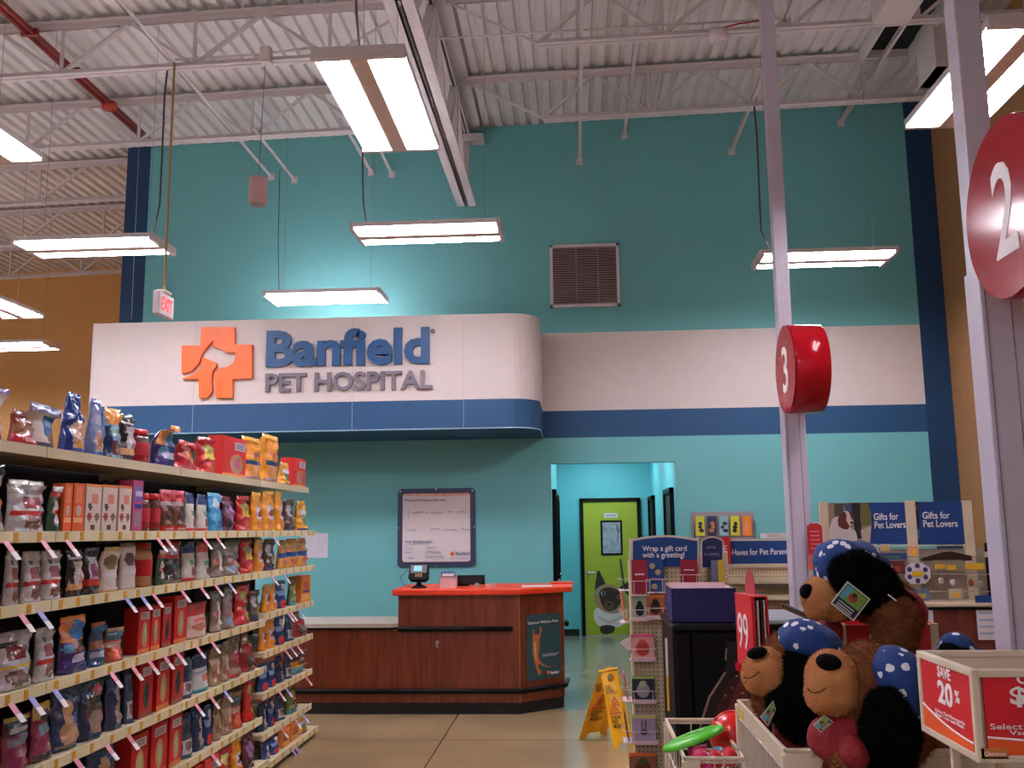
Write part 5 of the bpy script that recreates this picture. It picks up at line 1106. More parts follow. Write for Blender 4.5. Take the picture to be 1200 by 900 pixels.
# ------------------------------------------------------------------ pet parents shelf fixture
HYf = 8.0; hx = lambda x, y: atY(HYf, x, y); hx2 = lambda x, y: atY(HYf-.012, x, y)
a = hx(838, 661); b = hx(963, 633); org = Vector((a.x, HYf, 0))
t = thing('pegboard_fixture', 'cream pegboard shelf fixture with blue pet parents header', 'display fixture', org); W_ = b.x-a.x
B((0, 0, .1), (W_, .02, a.z)).build('pegboard', M_peg, t); B((-.02, 0, 0), (W_+.02, .5, .1)).build('base', M_cream, t)
B((0, -.012, a.z), (W_, .0, b.z)).build('header', M_blueprint, t); B((0, -.016, b.z), (W_, .012, b.z+.014)).build('header_rim', M_cream, t); B((0, -.03, a.z-.03), (W_, .0, a.z)).build('header_rail', M_cream, t)
for yy in (678, 697):
    z = hx(900, yy).z; s = B((0, -.16, z-.02), (W_, 0, z)).build('shelf', M_cream, t); B((0, -.165, z-.03), (W_, -.16, z+.01)).build('price_channel', M_shelf, s)
pa_ = hx(890, 686); B((pa_.x-org.x-.12, -.17, pa_.z-.0), (pa_.x-org.x+.28, -.164, pa_.z+.022)).build('price_strip', mat('dark_strip', (90, 70, 62)), t)
ptext(t, '-Haves for Pet Parents', 'header_lettering', M_tooth, hx2, org, Vector((0, -1, 0)), 855.5, 651, 926, 649.5, 7.2, .012, .001)
a = hx(846, 660); b = hx(854.5, 629)
q = thing('save_sign', 'narrow red sign with a white letter E beside the blue header', 'sign', (a.x, HYf-.05, a.z))
B((0, 0, 0), (b.x-a.x, .012, b.z-a.z)).build('panel', M_redprint, q); text('E', 'lettering', M_tooth, q, (.008, 0, (b.z-a.z)*.42), width=.03, height=.055, bold=.03, thick=.002)
B((.01, .012, .05), (.03, .04, .08)).build('clip', M_cream, q)
a = hx(897, 633); b = hx(922, 626.5)
q = thing('flat_carton', 'flat white box lying on top of the blue pet parents header', 'box', (a.x, HYf, a.z+.014)); B((0, -.01, 0), (b.x-a.x+.1, .2, b.z-a.z)).build('box', M_white, q); B((.02, -.012, .01), (.12, -.01, .03)).build('label', M_cream, q)
# packets right of the pole
for i, (y0, y1, c, lb) in enumerate(((624, 612, (60, 130, 140), 'small teal packet seen just right of the lane three pole'), (643, 627, (96, 110, 170), 'pale violet packet right of the lane three pole, under the teal packet'),
        (662, 646, (60, 60, 110), 'dark violet packet right of the lane three pole, third from top'), (690, 666, (200, 150, 160), 'pinkish packet right of the lane three pole, above the plush dog nose'))):
    a = hx(950, y0); b = hx(960, y1)
    q = thing('hanging_packet', lb, 'packet', (a.x, HYf-.06, a.z), 0, 'packets right of the lane three pole'); MB().box((0, 0, 0), (b.x-a.x, .02, b.z-a.z), 0, c).build('pouch', M_foil, q)
    MB().box((0, -.002, (b.z-a.z)*.75), (b.x-a.x, 0, b.z-a.z), 0, (214, 206, 210)).build('header', M_card, q); MB().tube([((b.x-a.x)/2, .06, b.z-a.z-.01), ((b.x-a.x)/2, -.01, b.z-a.z-.01)], .003, 5).build('hook', M_chrome, q)
a = atY(7.2, 948.5, 668); b = atY(7.2, 963, 613)
q = thing('red_leaflet', 'tall red and orange leaflet standing right of the lane three pole', 'leaflet', (a.x, 7.2, a.z)); w_, h_ = b.x-a.x, b.z-a.z
MB().prism([(0, 0, 0), (w_, 0, 0), (w_, 0, h_*.93), (w_*.75, 0, h_), (w_*.25, 0, h_), (0, 0, h_*.93)], (0, 1, 0), .004, 0, (176, 30, 36)).build('sheet', M_card, q)
mb = MB(); mb.box((0, -.002, 0), (w_, 0, h_*.32), 0, (216, 92, 50))
for k in range(5): mb.box((w_*.2, -.002, h_*(.45+.09*k)), (w_*.8, 0, h_*(.475+.09*k)), 0, (214, 130, 130))
mb.build('print', M_card, q)
B((0, .004, -.12), (w_, .03, 0)).build('holder', M_glassc, q)
# ------------------------------------------------------------------ checkout counters
def counter(label, x0, x1, y0, y1, z, body, top, nm='checkout_counter'):
    t = thing(nm, label, 'checkout counter', (x0, y0, 0)); L, D = x1-x0, y1-y0
    B((.02, .02, .08), (L-.02, D-.02, z-.03)).build('body', body, t); B((.04, .04, 0), (L-.04, D-.04, .08)).build('toe_kick', M_blackm, t)
    B((0, 0, z-.03), (L, D, z)).build('top', top, t, bevel=.008); B((.0, -.004, z-.05), (L, .02, z-.03)).build('edge_band', M_black, t); return t
cA = counter('black checkout counter with grey top below the lane three pole', .99, 1.75, 6.2, 6.95, 1.03, mat('black_laminate', (7, 7, 9), .42, spec=.18), mat('blue_grey_laminate', (150, 158, 170), .3))
z_ = 1.04
cB = counter('mahogany checkout counter right of the plush dogs', 1.78, 3.35, 7.3, 7.8, z_, M_wood2, M_cream)
# papers taped on the counter front
for (x0, y0, x1, y1, top_, lb) in ((1077, 729, 1093, 713, None, 'white paper on the mahogany counter, right of the red shirted dog'), (1147.5, 750, 1165, 706, 1, 'white price list with a blue top strip beside the lane two pole')):
    a = atY(7.3, x0, y0); b = atY(7.3, x1, y1); q = thing('paper_notice', lb, 'paper', (a.x, 7.31, a.z)); w_, h_ = b.x-a.x, b.z-a.z
    B((0, -.006, 0), (w_, .008, h_)).build('sheet', M_white, q)
    mb = MB()
    for k in range(4): mb.box((w_*.1, -.008, h_*(.15+.18*k)), (w_*.9, -.006, h_*(.2+.18*k)), 0, (150, 170, 200))
    mb.build('print', M_card, q)
    if top_: B((0, -.009, h_), (w_, .004, h_+.05)).build('blue_strip', M_blueprint, q)
# ------------------------------------------------------------------ gifts for pet lovers display on that counter
GY = 7.62; hg = lambda x, y: atY(GY, x, y); ng = Vector((0, -1, 0))
a = hg(963, 690); b = hg(1136, 587); org = Vector((a.x, GY, z_))
t = thing('gifts_display', 'gift display with two blue headers and clear peg panels', 'display rack', org); GD = t
lo = 0
def gbox(x0, y0, x1, y1, d0, d1, nm, m_, par=t):
    p = hg(x0, y0)-org; q = hg(x1, y1)-org; return B((p.x, d0, p.z), (q.x, d1, q.z)).build(nm, m_, par)
for x0, x1, yt in ((963, 969, 588), (1063, 1071, 586.5), (1130.5, 1137, 586.5)):
    p = hg(x0, 640)-org; q = hg(x1, yt)-org; B((p.x, -.02, 0), (q.x, .03, q.z)).build('post', M_cream, t)
gbox(969, 638.5, 1063, 588.5, -.008, .008, 'header_panel', M_blueprint); gbox(1071, 638, 1130.5, 587.5, -.008, .008, 'header_panel', M_blueprint)
gbox(969, 641, 1131, 638.2, -.014, .012, 'header_rail', M_cream)
mb = MB(); p = hg(969, 704)-org; q = hg(1160, 641)-org; mb.box((p.x, .012, .0), (q.x, .024, q.z-.01)); mb.build('back_panel', mat('peg_grey', (150, 136, 122), .4), t)
for yy in (652, 672, 692):
    p = hg(985, yy)-org; q = hg(1164, yy)-org; MB().tube([(p.x, -.1, p.z), (q.x, -.1, q.z)], .004, 6).tube([(p.x, -.1, p.z), (p.x, .02, p.z)], .004, 6).tube([(q.x-.02, -.1, q.z), (q.x-.02, .02, q.z)], .004, 6).build('hanging_rail', M_chrome, t)
hg2 = lambda x, y: atY(GY-.009, x, y)
def gp(x, y): return (955+x/9, 580+y/9)
pdecal(t, 'dog_photo', [((150, 128, 110), [gp(130,90), gp(552,76), gp(590,180), gp(596,330), gp(578,505), gp(130,500)], False),
   ((84, 74, 70), [gp(200,90), gp(300,90), gp(300,200), gp(210,240)], False), ((66, 84, 120), [gp(300,88), gp(470,84), gp(470,250), gp(330,200)], False), ((30, 32, 38), [gp(380,84), gp(478,84), gp(480,250), gp(500,460), gp(430,460)], False),
   ((110, 104, 60), [gp(480,84), gp(552,80), gp(590,200), gp(590,310), gp(490,330)], False), ((190, 172, 156), [gp(480,370), gp(592,330), gp(580,500), gp(500,500)], False),
   ((206, 196, 196), [gp(*p) for p in ((200,240),(160,330),(150,500),(420,500),(430,390),(380,350),(290,240))], True),
   ((206, 196, 196), [gp(*p) for p in ((300,180),(350,176),(395,250),(400,290),(370,320),(310,290))], True),
   ((104, 44, 34), [gp(*p) for p in ((245,240),(300,180),(330,210),(330,270),(360,330),(330,365),(250,330))], True), ((104, 44, 34), [gp(*p) for p in ((360,180),(400,200),(415,260),(385,255))], True),
   ((24, 20, 22), (*gp(385, 292), 1.8, 1.6), 'e')], hg2, ng, org, 0)
mb = MB(); hz2 = lambda x, y: hg2(x, y)-org
pdecal(t, 'side_picture', [((44, 40, 44), [(1071,588), (1076.5,588), (1078,638), (1071,638)], False), ((90, 70, 60), [(1071,592), (1076,592), (1076,598), (1071,598)], False), ((70, 110, 150), [(1071,620), (1077,620), (1078,632), (1071,632)], False)], hg2, ng, org, 0)
ptext(t, 'Gifts for\nPet Lovers', 'header_lettering', M_tooth, hg2, org, ng, 1025, 619.5, 1061.5, 618.5, 18, .012, .001)
ptext(t, 'Gifts for\nPet Lovers', 'header_lettering', M_tooth, hg2, org, ng, 1082, 617.8, 1122.5, 617.4, 18, .012, .001)
def hanger(x0, y0, x1, y1, col, tagc, kind, lb, nm='hanging_gift'):
    a = atY(GY-.11, x0, y1); b = atY(GY-.11, x1, y0); w_, h_ = b.x-a.x, b.z-a.z
    q = thing(nm, lb, 'gift', (a.x, GY-.115, a.z), 0, 'small gifts hanging on the clear rails')
    if kind == 'card':
        MB().box((0, 0, 0), (w_, .006, h_), 0, col).build('card', M_card, q); MB().box((w_*.25, -.002, h_*.2), (w_*.8, 0, h_*.6), 0, tagc).build('label', M_card, q)
    elif kind == 'chain':
        MB().box((0, 0, h_*.75), (w_, .004, h_), 0, tagc).build('header_tag', M_card, q)
        MB().tube([(w_/2, 0, h_*.75), (w_/2, 0, h_*.25)], .0018, 5).build('chain', M_chrome, q)
        MB().ell((w_/2, 0, h_*.15), (w_*.32, .008, h_*.17), 10, 0, col).build('charm', M_foil, q, True)
    elif kind == 'hex':
        MB().prism([(w_*.2, 0, 0), (w_*.8, 0, 0), (w_, 0, h_*.3), (w_, 0, h_*.75), (w_*.7, 0, h_), (w_*.3, 0, h_), (0, 0, h_*.75), (0, 0, h_*.3)], (0, 1, 0), .008, 0, col).build('card', M_card, q)
        mb = MB()
        for k in range(6): mb.ell((w_*(.5+.36*math.cos(k*PI/3+.5)), -.001, h_*(.5+.36*math.sin(k*PI/3+.5))), (w_*.1, .002, h_*.13), 8, 0, (60, 44, 96))
        mb.build('dots', M_card, q); MB().box((w_*.28, -.004, h_*.35), (w_*.75, 0, h_*.6), 0, tagc).build('label', M_card, q)
    elif kind == 'wedge':
        MB().prism([(0, 0, 0), (w_, 0, 0), (w_, 0, h_*.5), (w_*.62, 0, h_), (w_*.45, 0, h_*.95), (0, 0, h_*.3)], (0, 1, 0), .03, 0, col).build('body', M_foil, q); MB().box((w_*.2, -.002, 0), (w_*.8, 0, h_*.1), 0, tagc).build('rim', M_card, q)
    return q
YL = (214, 170, 40)
for args in ((1019, 637.5, 1028, 646, (190, 170, 150), YL, 'card', 'small tag with yellow label under the dog photo, left one'), (1032, 637.5, 1042, 646, (190, 170, 150), YL, 'card', 'small tag with yellow label under the dog photo, right one'),
  (1066, 640, 1075, 651, (224, 150, 90), (230, 180, 60), 'card', 'orange tag hanging at the middle post of the gift display'),
  (1028, 648, 1062, 656, (44, 70, 120), (60, 110, 90), 'card', 'flat blue and green pack on the upper rail'), (1036, 657, 1060, 673, (96, 40, 44), (150, 60, 50), 'card', 'dark red pack hanging behind the black plush ear'),
  (1061, 659.5, 1089, 684, (196, 186, 200), YL, 'hex', 'white eight sided gift with purple dots'), (1080, 646, 1138, 657.5, (34, 18, 20), (120, 110, 90), 'wedge', 'long black curved gift on the upper rail'),
  (1097, 661, 1107, 684, (170, 160, 150), YL, 'chain', 'key chain with yellow tag, leftmost below the black gift'), (1111, 662, 1120, 686, (190, 186, 190), YL, 'chain', 'key chain with yellow tag, second below the black gift'),
  (1133, 660, 1141, 687, (150, 60, 60), YL, 'chain', 'key chain with yellow tag, third below the black gift'), (1143, 660, 1153, 690, (120, 130, 120), YL, 'chain', 'key chain with yellow tag, nearest the lane two pole'),
  (1112, 690, 1127, 702, (180, 166, 140), YL, 'card', 'double yellow tag on the lowest rail above the mahogany counter'), (1068, 690, 1089, 704, (96, 110, 140), (170, 150, 60), 'card', 'blue and yellow pack on the lowest rail near the red shirt')):
    hanger(*args)
a = atY(GY-.1, 1158, 700); b = atY(GY-.1, 1165, 636)
q = thing('black_post', 'thin black upright with a small cream clip beside the lane two pole', 'post', (a.x, GY-.1, z_)); B((.01, 0, 0), (.045, .02, b.z-z_)).build('upright', M_black, q); B((.0, -.01, .32), (.05, .0, .36)).build('clip', M_cream, q)
# ------------------------------------------------------------------ wire bins in front
def wire_bin(label, x0, x1, y0, y1, zt, zb, step, nm='wire_bin', plate=None, rimh=.05, r=.0035, low=None):
    t = thing(nm, label, 'bin', (x0, y0, 0)); W_, D = x1-x0, y1-y0
    mb = MB()
    for a, b in (((0, 0), (W_, 0)), ((W_, 0), (W_, D)), ((W_, D), (0, D)), ((0, D), (0, 0))):
        mb.bar((*a, zt-rimh/2), (*b, zt-rimh/2), .008, rimh); mb.tube([(*a, zt), (*b, zt)], .007, 8)
    mb.build('rim', M_cream, t)
    for i, (a, b) in enumerate((((0, 0), (W_, 0)), ((W_, 0), (W_, D)), ((W_, D), (0, D)), ((0, D), (0, 0)))):
        a, b = Vector(a), Vector(b); L = (b-a).length; n = max(2, round(L/step)); mb = MB()
        for k in range(n+1):
            p = a.lerp(b, k/n); mb.tube([(p.x, p.y, zb), (p.x, p.y, zt-rimh)], r, 5)
        z = zb
        while z < zt-rimh: mb.tube([(a.x, a.y, z), (b.x, b.y, z)], r*1.2, 5); z += .16 if low is None else low
        mb.build('wire_panel', M_wire, t)
    for x in (0, W_):
        for y in (0, D): B((x-.012, y-.012, 0), (x+.012, y+.012, zt-.01)).build('leg', M_cream, t, bevel=.003)
    B((0, 0, zb-.01), (W_, D, zb)).build('floor_panel', M_cream, t)
    return t
b1 = wire_bin('large cream wire bin holding the plush dogs', .605, 1.36, 2.98, 3.80, .95, .25, .042)
B((-.005, -.014, .80), (.075, -.006, .945)).build('front_plate', M_cream, b1); B((.075, -.012, .83), (.75, -.006, .935)).build('front_plate', M_cream, b1)
B((.01, .01, .55), (.745, .81, .56)).build('inner_floor', M_cream, b1)
B((-.006, .70, .90), (-.0045, .77, .935)).build('yellow_sticker', mat('sticker_yellow', (224, 184, 30), .5), b1)
b2 = wire_bin('smaller cream wire basket holding bright toys', .385, .60, 3.70, 4.42, .765, .2, .1, 'toy_basket', rimh=.008, low=.11)
b2['label'] = 'smaller cream wire basket holding bright toys'
B((.0, -.006, .50), (.055, -.002, .76)).build('front_plate', M_cream, b2); MB().lathe([(.006, -.009), (.006, -.005)], 8, axis='y', c=(.04, 0, .72)).build('rivet', M_grey, b2)
B((.01, .01, .56), (.205, .71, .565)).build('inner_floor', M_cream, b2)
b3 = wire_bin('cream bin edge at the bottom right under the save sign', .70, 1.75, 1.86, 2.92, .89, .3, .05, 'wire_bin')
B((.02, .02, .6), (1.04, 1.05, .61)).build('inner_floor', M_cream, b3)
# toys in the basket, each a thing
def toy(label, name, cat_, px_, py_, Y): p = atY(Y, px_, py_); return thing(name, label, cat_, p)
t = toy('flat bright green flying disc in the wire basket', 'flying_disc', 'toy', 812, 864, 3.92)
mb = MB(); mb.M = Matrix.Rotation(math.radians(-7), 4, 'X') @ Matrix.Rotation(math.radians(-20), 4, 'Y'); mb.lathe([(.02, .012), (.10, .012), (.125, .004), (.13, -.01), (.125, -.014)], 28); mb.build('disc', mat('toy_green', (84, 190, 46), .3), t, True)
mb = MB(); mb.M = Matrix.Rotation(math.radians(-7), 4, 'X') @ Matrix.Rotation(math.radians(-20), 4, 'Y'); mb.lathe([(.05, .0125), (.052, .016), (.056, .0125)], 24); mb.build('ring', mat('toy_green_light', (120, 206, 90), .3), t, True)
t = toy('big glossy red ball rising above the wire basket', 'toy_ball', 'ball', 860, 862, 4.08)
MB().ell((0, 0, 0), (.1, .1, .1), 28).build('shell', mat('toy_red', (214, 26, 24), .25, coat=.3), t, True)
MB().tube([(math.cos(a)*.1005, -.02, math.sin(a)*.0985) for a in [k*PI/8-.3 for k in range(8)]], .003, 5).build('seam', mat('toy_red_dark', (150, 16, 20), .3), t, True)
MB().ell((.01, -.098, -.015), (.014, .004, .008), 10).build('valve', mat('toy_pink', (226, 110, 130), .4), t, True)
t = toy('magenta rubber cup shaped toy, leftmost in the wire basket', 'toy_cup', 'toy', 817, 872, 3.84)
MB().lathe([(.03, -.1), (.036, -.06), (.036, 0), (.03, .003), (.029, -.02), (.005, -.03)], 20).build('cup', mat('toy_magenta', (196, 30, 110), .3), t, True); MB().lathe([(.034, -.003), (.038, 0), (.034, .004), (.03, 0)], 20).build('rim', mat('toy_pale_pink', (224, 150, 176), .3), t, True)
t = toy('pale blue topped toy between the cup and the red ball', 'chew_toy', 'toy', 841, 876, 3.83)
MB().ell((0, 0, -.03), (.035, .03, .035), 16).build('top', mat('toy_sky', (110, 170, 196), .3), t, True); MB().tube([(.03*math.cos(a), .0+.026*math.sin(a), -.012) for a in [k*PI/6 for k in range(13)]], .004, 5).build('band', M_tooth, t, True)
for i, (x, y, c, lb) in enumerate(((822, 889, (200, 26, 84), 'pink ball with white swirls behind the basket wires, left one'), (838, 890, (196, 24, 50), 'crimson ball with white swirls behind the basket wires, middle one'), (855, 887, (206, 30, 40), 'red ball with white swirls behind the basket wires, right one'),
        (830, 902, (206, 40, 130), 'magenta ball lowest in the basket at the bottom picture edge'))):
    t = toy(lb, 'swirl_ball', 'ball', x, y, 3.78); t['group'] = 'swirled balls in the wire basket'
    MB().ell((0, 0, 0), (.036, .036, .036), 18).build('shell', mat('swirl_%d' % i, c, .3), t, True)
    for s in (-.5, .6): MB().tube([(.0365*math.cos(a)*math.cos(s), -.0365*math.cos(a)*abs(math.sin(s))-.004, .0365*math.sin(a)) for a in [k*.2-1 for k in range(10)]], .0028, 5).build('swirl', M_tooth, t, True)
# ------------------------------------------------------------------ 99 sign holder
na = atY(3.88, 864.5, 693); nbp = atY(3.66, 884, 706)
t = thing('price_sign_holder', 'red price sign holder with white 99 and a rounded topper', 'price sign', (na.x, na.y, na.z-.27)); og = Vector(t.location)
P0 = Vector((0, 0, 0)); r_ = Vector((nbp.x-na.x, nbp.y-na.y, 0)); L = r_.length; r_.normalize(); nn = r_.cross(Vector((0, 0, 1))).normalized(); UPV = Vector((0, 0, 1))
MB().prism([P0, r_*L, r_*L+UPV*.262, UPV*.262], nn, .012).build('front_panel', M_redprint, t)
MB().prism([P0-nn*.045, r_*L-nn*.045, r_*L-nn*.045+UPV*.262, -nn*.045+UPV*.262], -nn, .006).build('back_panel', M_redprint, t)
for k, c in ((.012, (220, 210, 210)), (.026, (90, 10, 16)), (.036, (206, 196, 190))): MB().prism([P0-nn*k, r_*L*.995-nn*k, r_*L*.995-nn*k+UPV*.25, -nn*k+UPV*.25], -nn, .003, 0, c).build('inner_sheet', M_card, t)
MB().prism([UPV*.262-nn*.05, r_*L+UPV*.262-nn*.05, r_*L+UPV*.262+nn*.014, UPV*.262+nn*.014], UPV, .004).build('top_strip', M_redprint, t)
arcp = [r_*(L*.5)+UPV*.265+r_*(L*.3*math.cos(a))*(1)+UPV*(.095*math.sin(a)) for a in [k*PI/12 for k in range(13)]]
MB().prism([p-nn*.02 for p in arcp], nn, .003).build('topper', mat('topper_red', (196, 60, 76), .3, alpha=.85), t)
text('99', 'lettering', M_tooth, t, r_*(L*.12)+UPV*.06+nn*.0125, width=L*.62, height=.135, right=r_, up=UPV, bold=.0, thick=.001)
MB().prism([r_*-.01+UPV*-.03, r_*(L+.02)+UPV*-.03, r_*(L+.02), r_*-.01], nn, .02).build('clamp', M_red, t)
zst = og.z; MB().bar(r_*(L*.8)+UPV*-.02-nn*.02, r_*(L*.8)+UPV*(.02-zst)-nn*.02, .03, .012).build('stem', M_red, t)
B((r_.x*L*.8-.03, r_.y*L*.8-.06, -zst), (r_.x*L*.8+.07, r_.y*L*.8+.02, .03-zst)).build('base', M_red, t, bevel=.01)
# ------------------------------------------------------------------ red box sign behind the dogs
SYb = 3.84; a = atY(SYb, 983, 766); b = atY(SYb, 1098, 730.5)
t = thing('sale_box_sign', 'red sale sign in a cream frame under the topmost plush dog', 'sale sign', (a.x, SYb, .955)); W_ = b.x-a.x; H_ = b.z-.955
for x in (0, W_-.03): B((x, -.01, 0), (x+.03, .02, H_)).build('frame_post', M_cream, t)
B((.03, -.004, 0), (W_-.03, .004, H_-.004)).build('red_panel', M_redprint, t)
B((0, .02, 0), (.006, .3, H_)).build('side_panel', M_redprint, t); B((W_-.006, .02, 0), (W_, .3, H_)).build('side_panel', M_redprint, t); B((0, .3, 0), (W_, .306, H_)).build('back_panel', M_redprint, t)
B((0, -.01, -.005), (W_, .306, 0)).build('bottom_frame', M_cream, t)
p = atY(SYb-.004, 1019, 758)
text('SAVE', 'lettering', M_tooth, t, (p.x-a.x, -.005, p.z-.955), width=.17, height=.05, bold=.02, thick=.001)
b4 = wire_bin('cream wire bin behind the plush dogs, under the red sale sign', a.x-.03, a.x+W_+.02, 3.885, 4.45, .945, .25, .05)
# ------------------------------------------------------------------ save 20% box sign at the lower right
Yn, Yf_ = 2.045, 2.345; q0 = atY(Yn, 1140.5, 784); q1 = atY(Yn, 1140.5, 894)
X0 = q0.x; z1, z0 = q0.z, q1.z; Wb = .56; D = Yf_-Yn; H_ = z1-z0
t = thing('promo_box_sign', 'cream framed box sign reading save 20 percent at the lower right', 'sale sign', (X0, Yn, z0)); og = Vector(t.location)
f = .016
for (x, y) in ((0, 0), (Wb, 0), (0, D), (Wb, D)): B((x-f/2, y-f/2, 0), (x+f/2, y+f/2, H_)).build('corner_post', M_cream, t, bevel=.003)
mb = MB()
for z in (f/2, H_-f/2):
    mb.bar((0, 0, z), (Wb, 0, z), f, f); mb.bar((0, D, z), (Wb, D, z), f, f); mb.bar((0, 0, z), (0, D, z), f, f); mb.bar((Wb, 0, z), (Wb, D, z), f, f)
mb.build('frame_rail', M_cream, t, bevel=.003)
mb = MB(); mb.box((.004, D-.006, f/2), (Wb, D-.003, H_)); mb.box((.004, 0, f/2), (.006, D, H_-.004)); mb.box((0, .004, f/2), (Wb, .006, H_-.004)); mb.build('lining', M_cream, t)
B((.015, -.004, f), (Wb-.01, .002, H_-f)).build('red_panel', M_redprint, t); B((-.004, .012, f), (.002, D-.01, H_-f)).build('red_panel', M_redprint, t)
def wave(par, P_, n, w_, h0, h1, nm):
    k = 12; top_ = [(i/k*w_, h0+(h1-h0)*(1-(1-i/k)**2)) for i in range(k+1)]
    MB().prism([P_(0, 0)]+[P_(w_, 0)]+[P_(x, z) for x, z in reversed(top_)], n, .001, 0).build('orange_wave', mat('sale_orange', (226, 84, 28), .5), par)
    mb = MB(); mb.tube([P_(x, z)+Vector(n)*.001 for x, z in top_], .0022, 5); mb.build('white_wave_line', M_tooth, par)
wave(t, lambda x, z: Vector((.015+x, -.005, f+z)), (0, -1, 0), Wb-.03, .034, .012, 'w')
wave(t, lambda y, z: Vector((-.005, D-.012-y, f+z)), (-1, 0, 0), D-.026, .05, .018, 'w')
L0 = (-.0045,)
def ltxt(s, v0, v1, zb_, h_, nm, bold=.02): text(s, nm, M_tooth, t, (-.0045, v0, zb_), width=abs(v0-v1), height=h_, right=(0, -1, 0), bold=bold, thick=.001)
ltxt('SAVE', D*.62, D*.38, H_*.77, .024, 'lettering'); ltxt('20', D*.64, D*.36, H_*.46, .05, 'large_number', .03); ltxt('%', D*.32, D*.24, H_*.55, .026, 'lettering')
ltxt('Select Pet Hammocks\nRope Toys and Plush', D*.72, D*.18, H_*.28, .017, 'small_print', 0)
def ftxt(s, x, w_, zb_, h_, nm, bold=.02): text(s, nm, M_tooth, t, (x, -.0045, zb_), width=w_, height=h_, bold=bold, thick=.001)
g0 = lambda x, y: atY(Yn-.006, x, y)-og
p = g0(1192, 802); ftxt('ONLY', p.x, .10, p.z, .022, 'lettering')
p = g0(1185, 829); ftxt('$9', p.x, .065, p.z, .04, 'large_number', .03)
p = g0(1161, 855); ftxt('Select Pet Habitats', p.x, .20, p.z, .011, 'small_print', 0)
p = g0(1184, 863); ftxt('Varying Sizes', p.x, .12, p.z, .011, 'small_print', 0)
p = g0(1150, 889); w_ = .052
B((p.x, -.008, p.z), (p.x+w_, -.0055, p.z+.02)).build('small_badge', mat('badge_gold', (196, 120, 50), .5), t); text('Clearance', 'badge_lettering', M_tooth, t, (p.x+.006, -.0085, p.z+.006), width=w_-.012, height=.008, thick=.0008)
for x in (.05, Wb-.05):
    for y in (.03, D-.03): B((x-.008, y-.008, .61-z0), (x+.008, y+.008, .0)).build('support_post', M_cream, t)
# ------------------------------------------------------------------ plush dogs
def furmat(name, rgb, var=.22): return mat(name, rgb, .95, var=var, vscale=30, bump=.5, bscale=220, spec=.15)
F_tan = furmat('plush_tan', (188, 128, 82), .12); F_brown = furmat('plush_brown', (116, 66, 38)); F_black = furmat('plush_black', (10, 9, 11), .3); F_shirt = mat('shirt_red', (122, 8, 20), .85, var=.1, vscale=12, bump=.3, bscale=90)
F_nose = mat('velvet_nose', (5, 4, 6), .9, spec=.1)
F_cap = mat('bandana_blue', (3, 46, 108), .8, var=.08, vscale=10)
nt = F_cap.node_tree; bs = nt.nodes['Principled BSDF']; rmp = [n for n in nt.nodes if n.type == 'VALTORGB'][0]; tcn = [n for n in nt.nodes if n.type == 'TEX_COORD'][0]
vo = nt.nodes.new('ShaderNodeTexVoronoi'); vo.inputs['Scale'].default_value = 23; nt.links.new(tcn.outputs['Object'], vo.inputs['Vector'])
no = nt.nodes.new('ShaderNodeTexNoise'); no.inputs['Scale'].default_value = 130; nt.links.new(tcn.outputs['Object'], no.inputs['Vector'])
ma = nt.nodes.new('ShaderNodeMath'); ma.operation = 'MULTIPLY_ADD'; ma.inputs[1].default_value = .25; nt.links.new(no.outputs['Fac'], ma.inputs[0]); nt.links.new(vo.outputs['Distance'], ma.inputs[2])
le = nt.nodes.new('ShaderNodeMath'); le.operation = 'LESS_THAN'; le.inputs[1].default_value = .41; nt.links.new(ma.outputs[0], le.inputs[0])
mx = nt.nodes.new('ShaderNodeMix'); mx.data_type = 'RGBA'; nt.links.new(le.outputs[0], mx.inputs['Factor']); nt.links.new(rmp.outputs[0], mx.inputs['A']); mx.inputs['B'].default_value = (*lin((214, 214, 222)), 1)
nt.links.new(mx.outputs['Result'], bs.inputs['Base Color'])
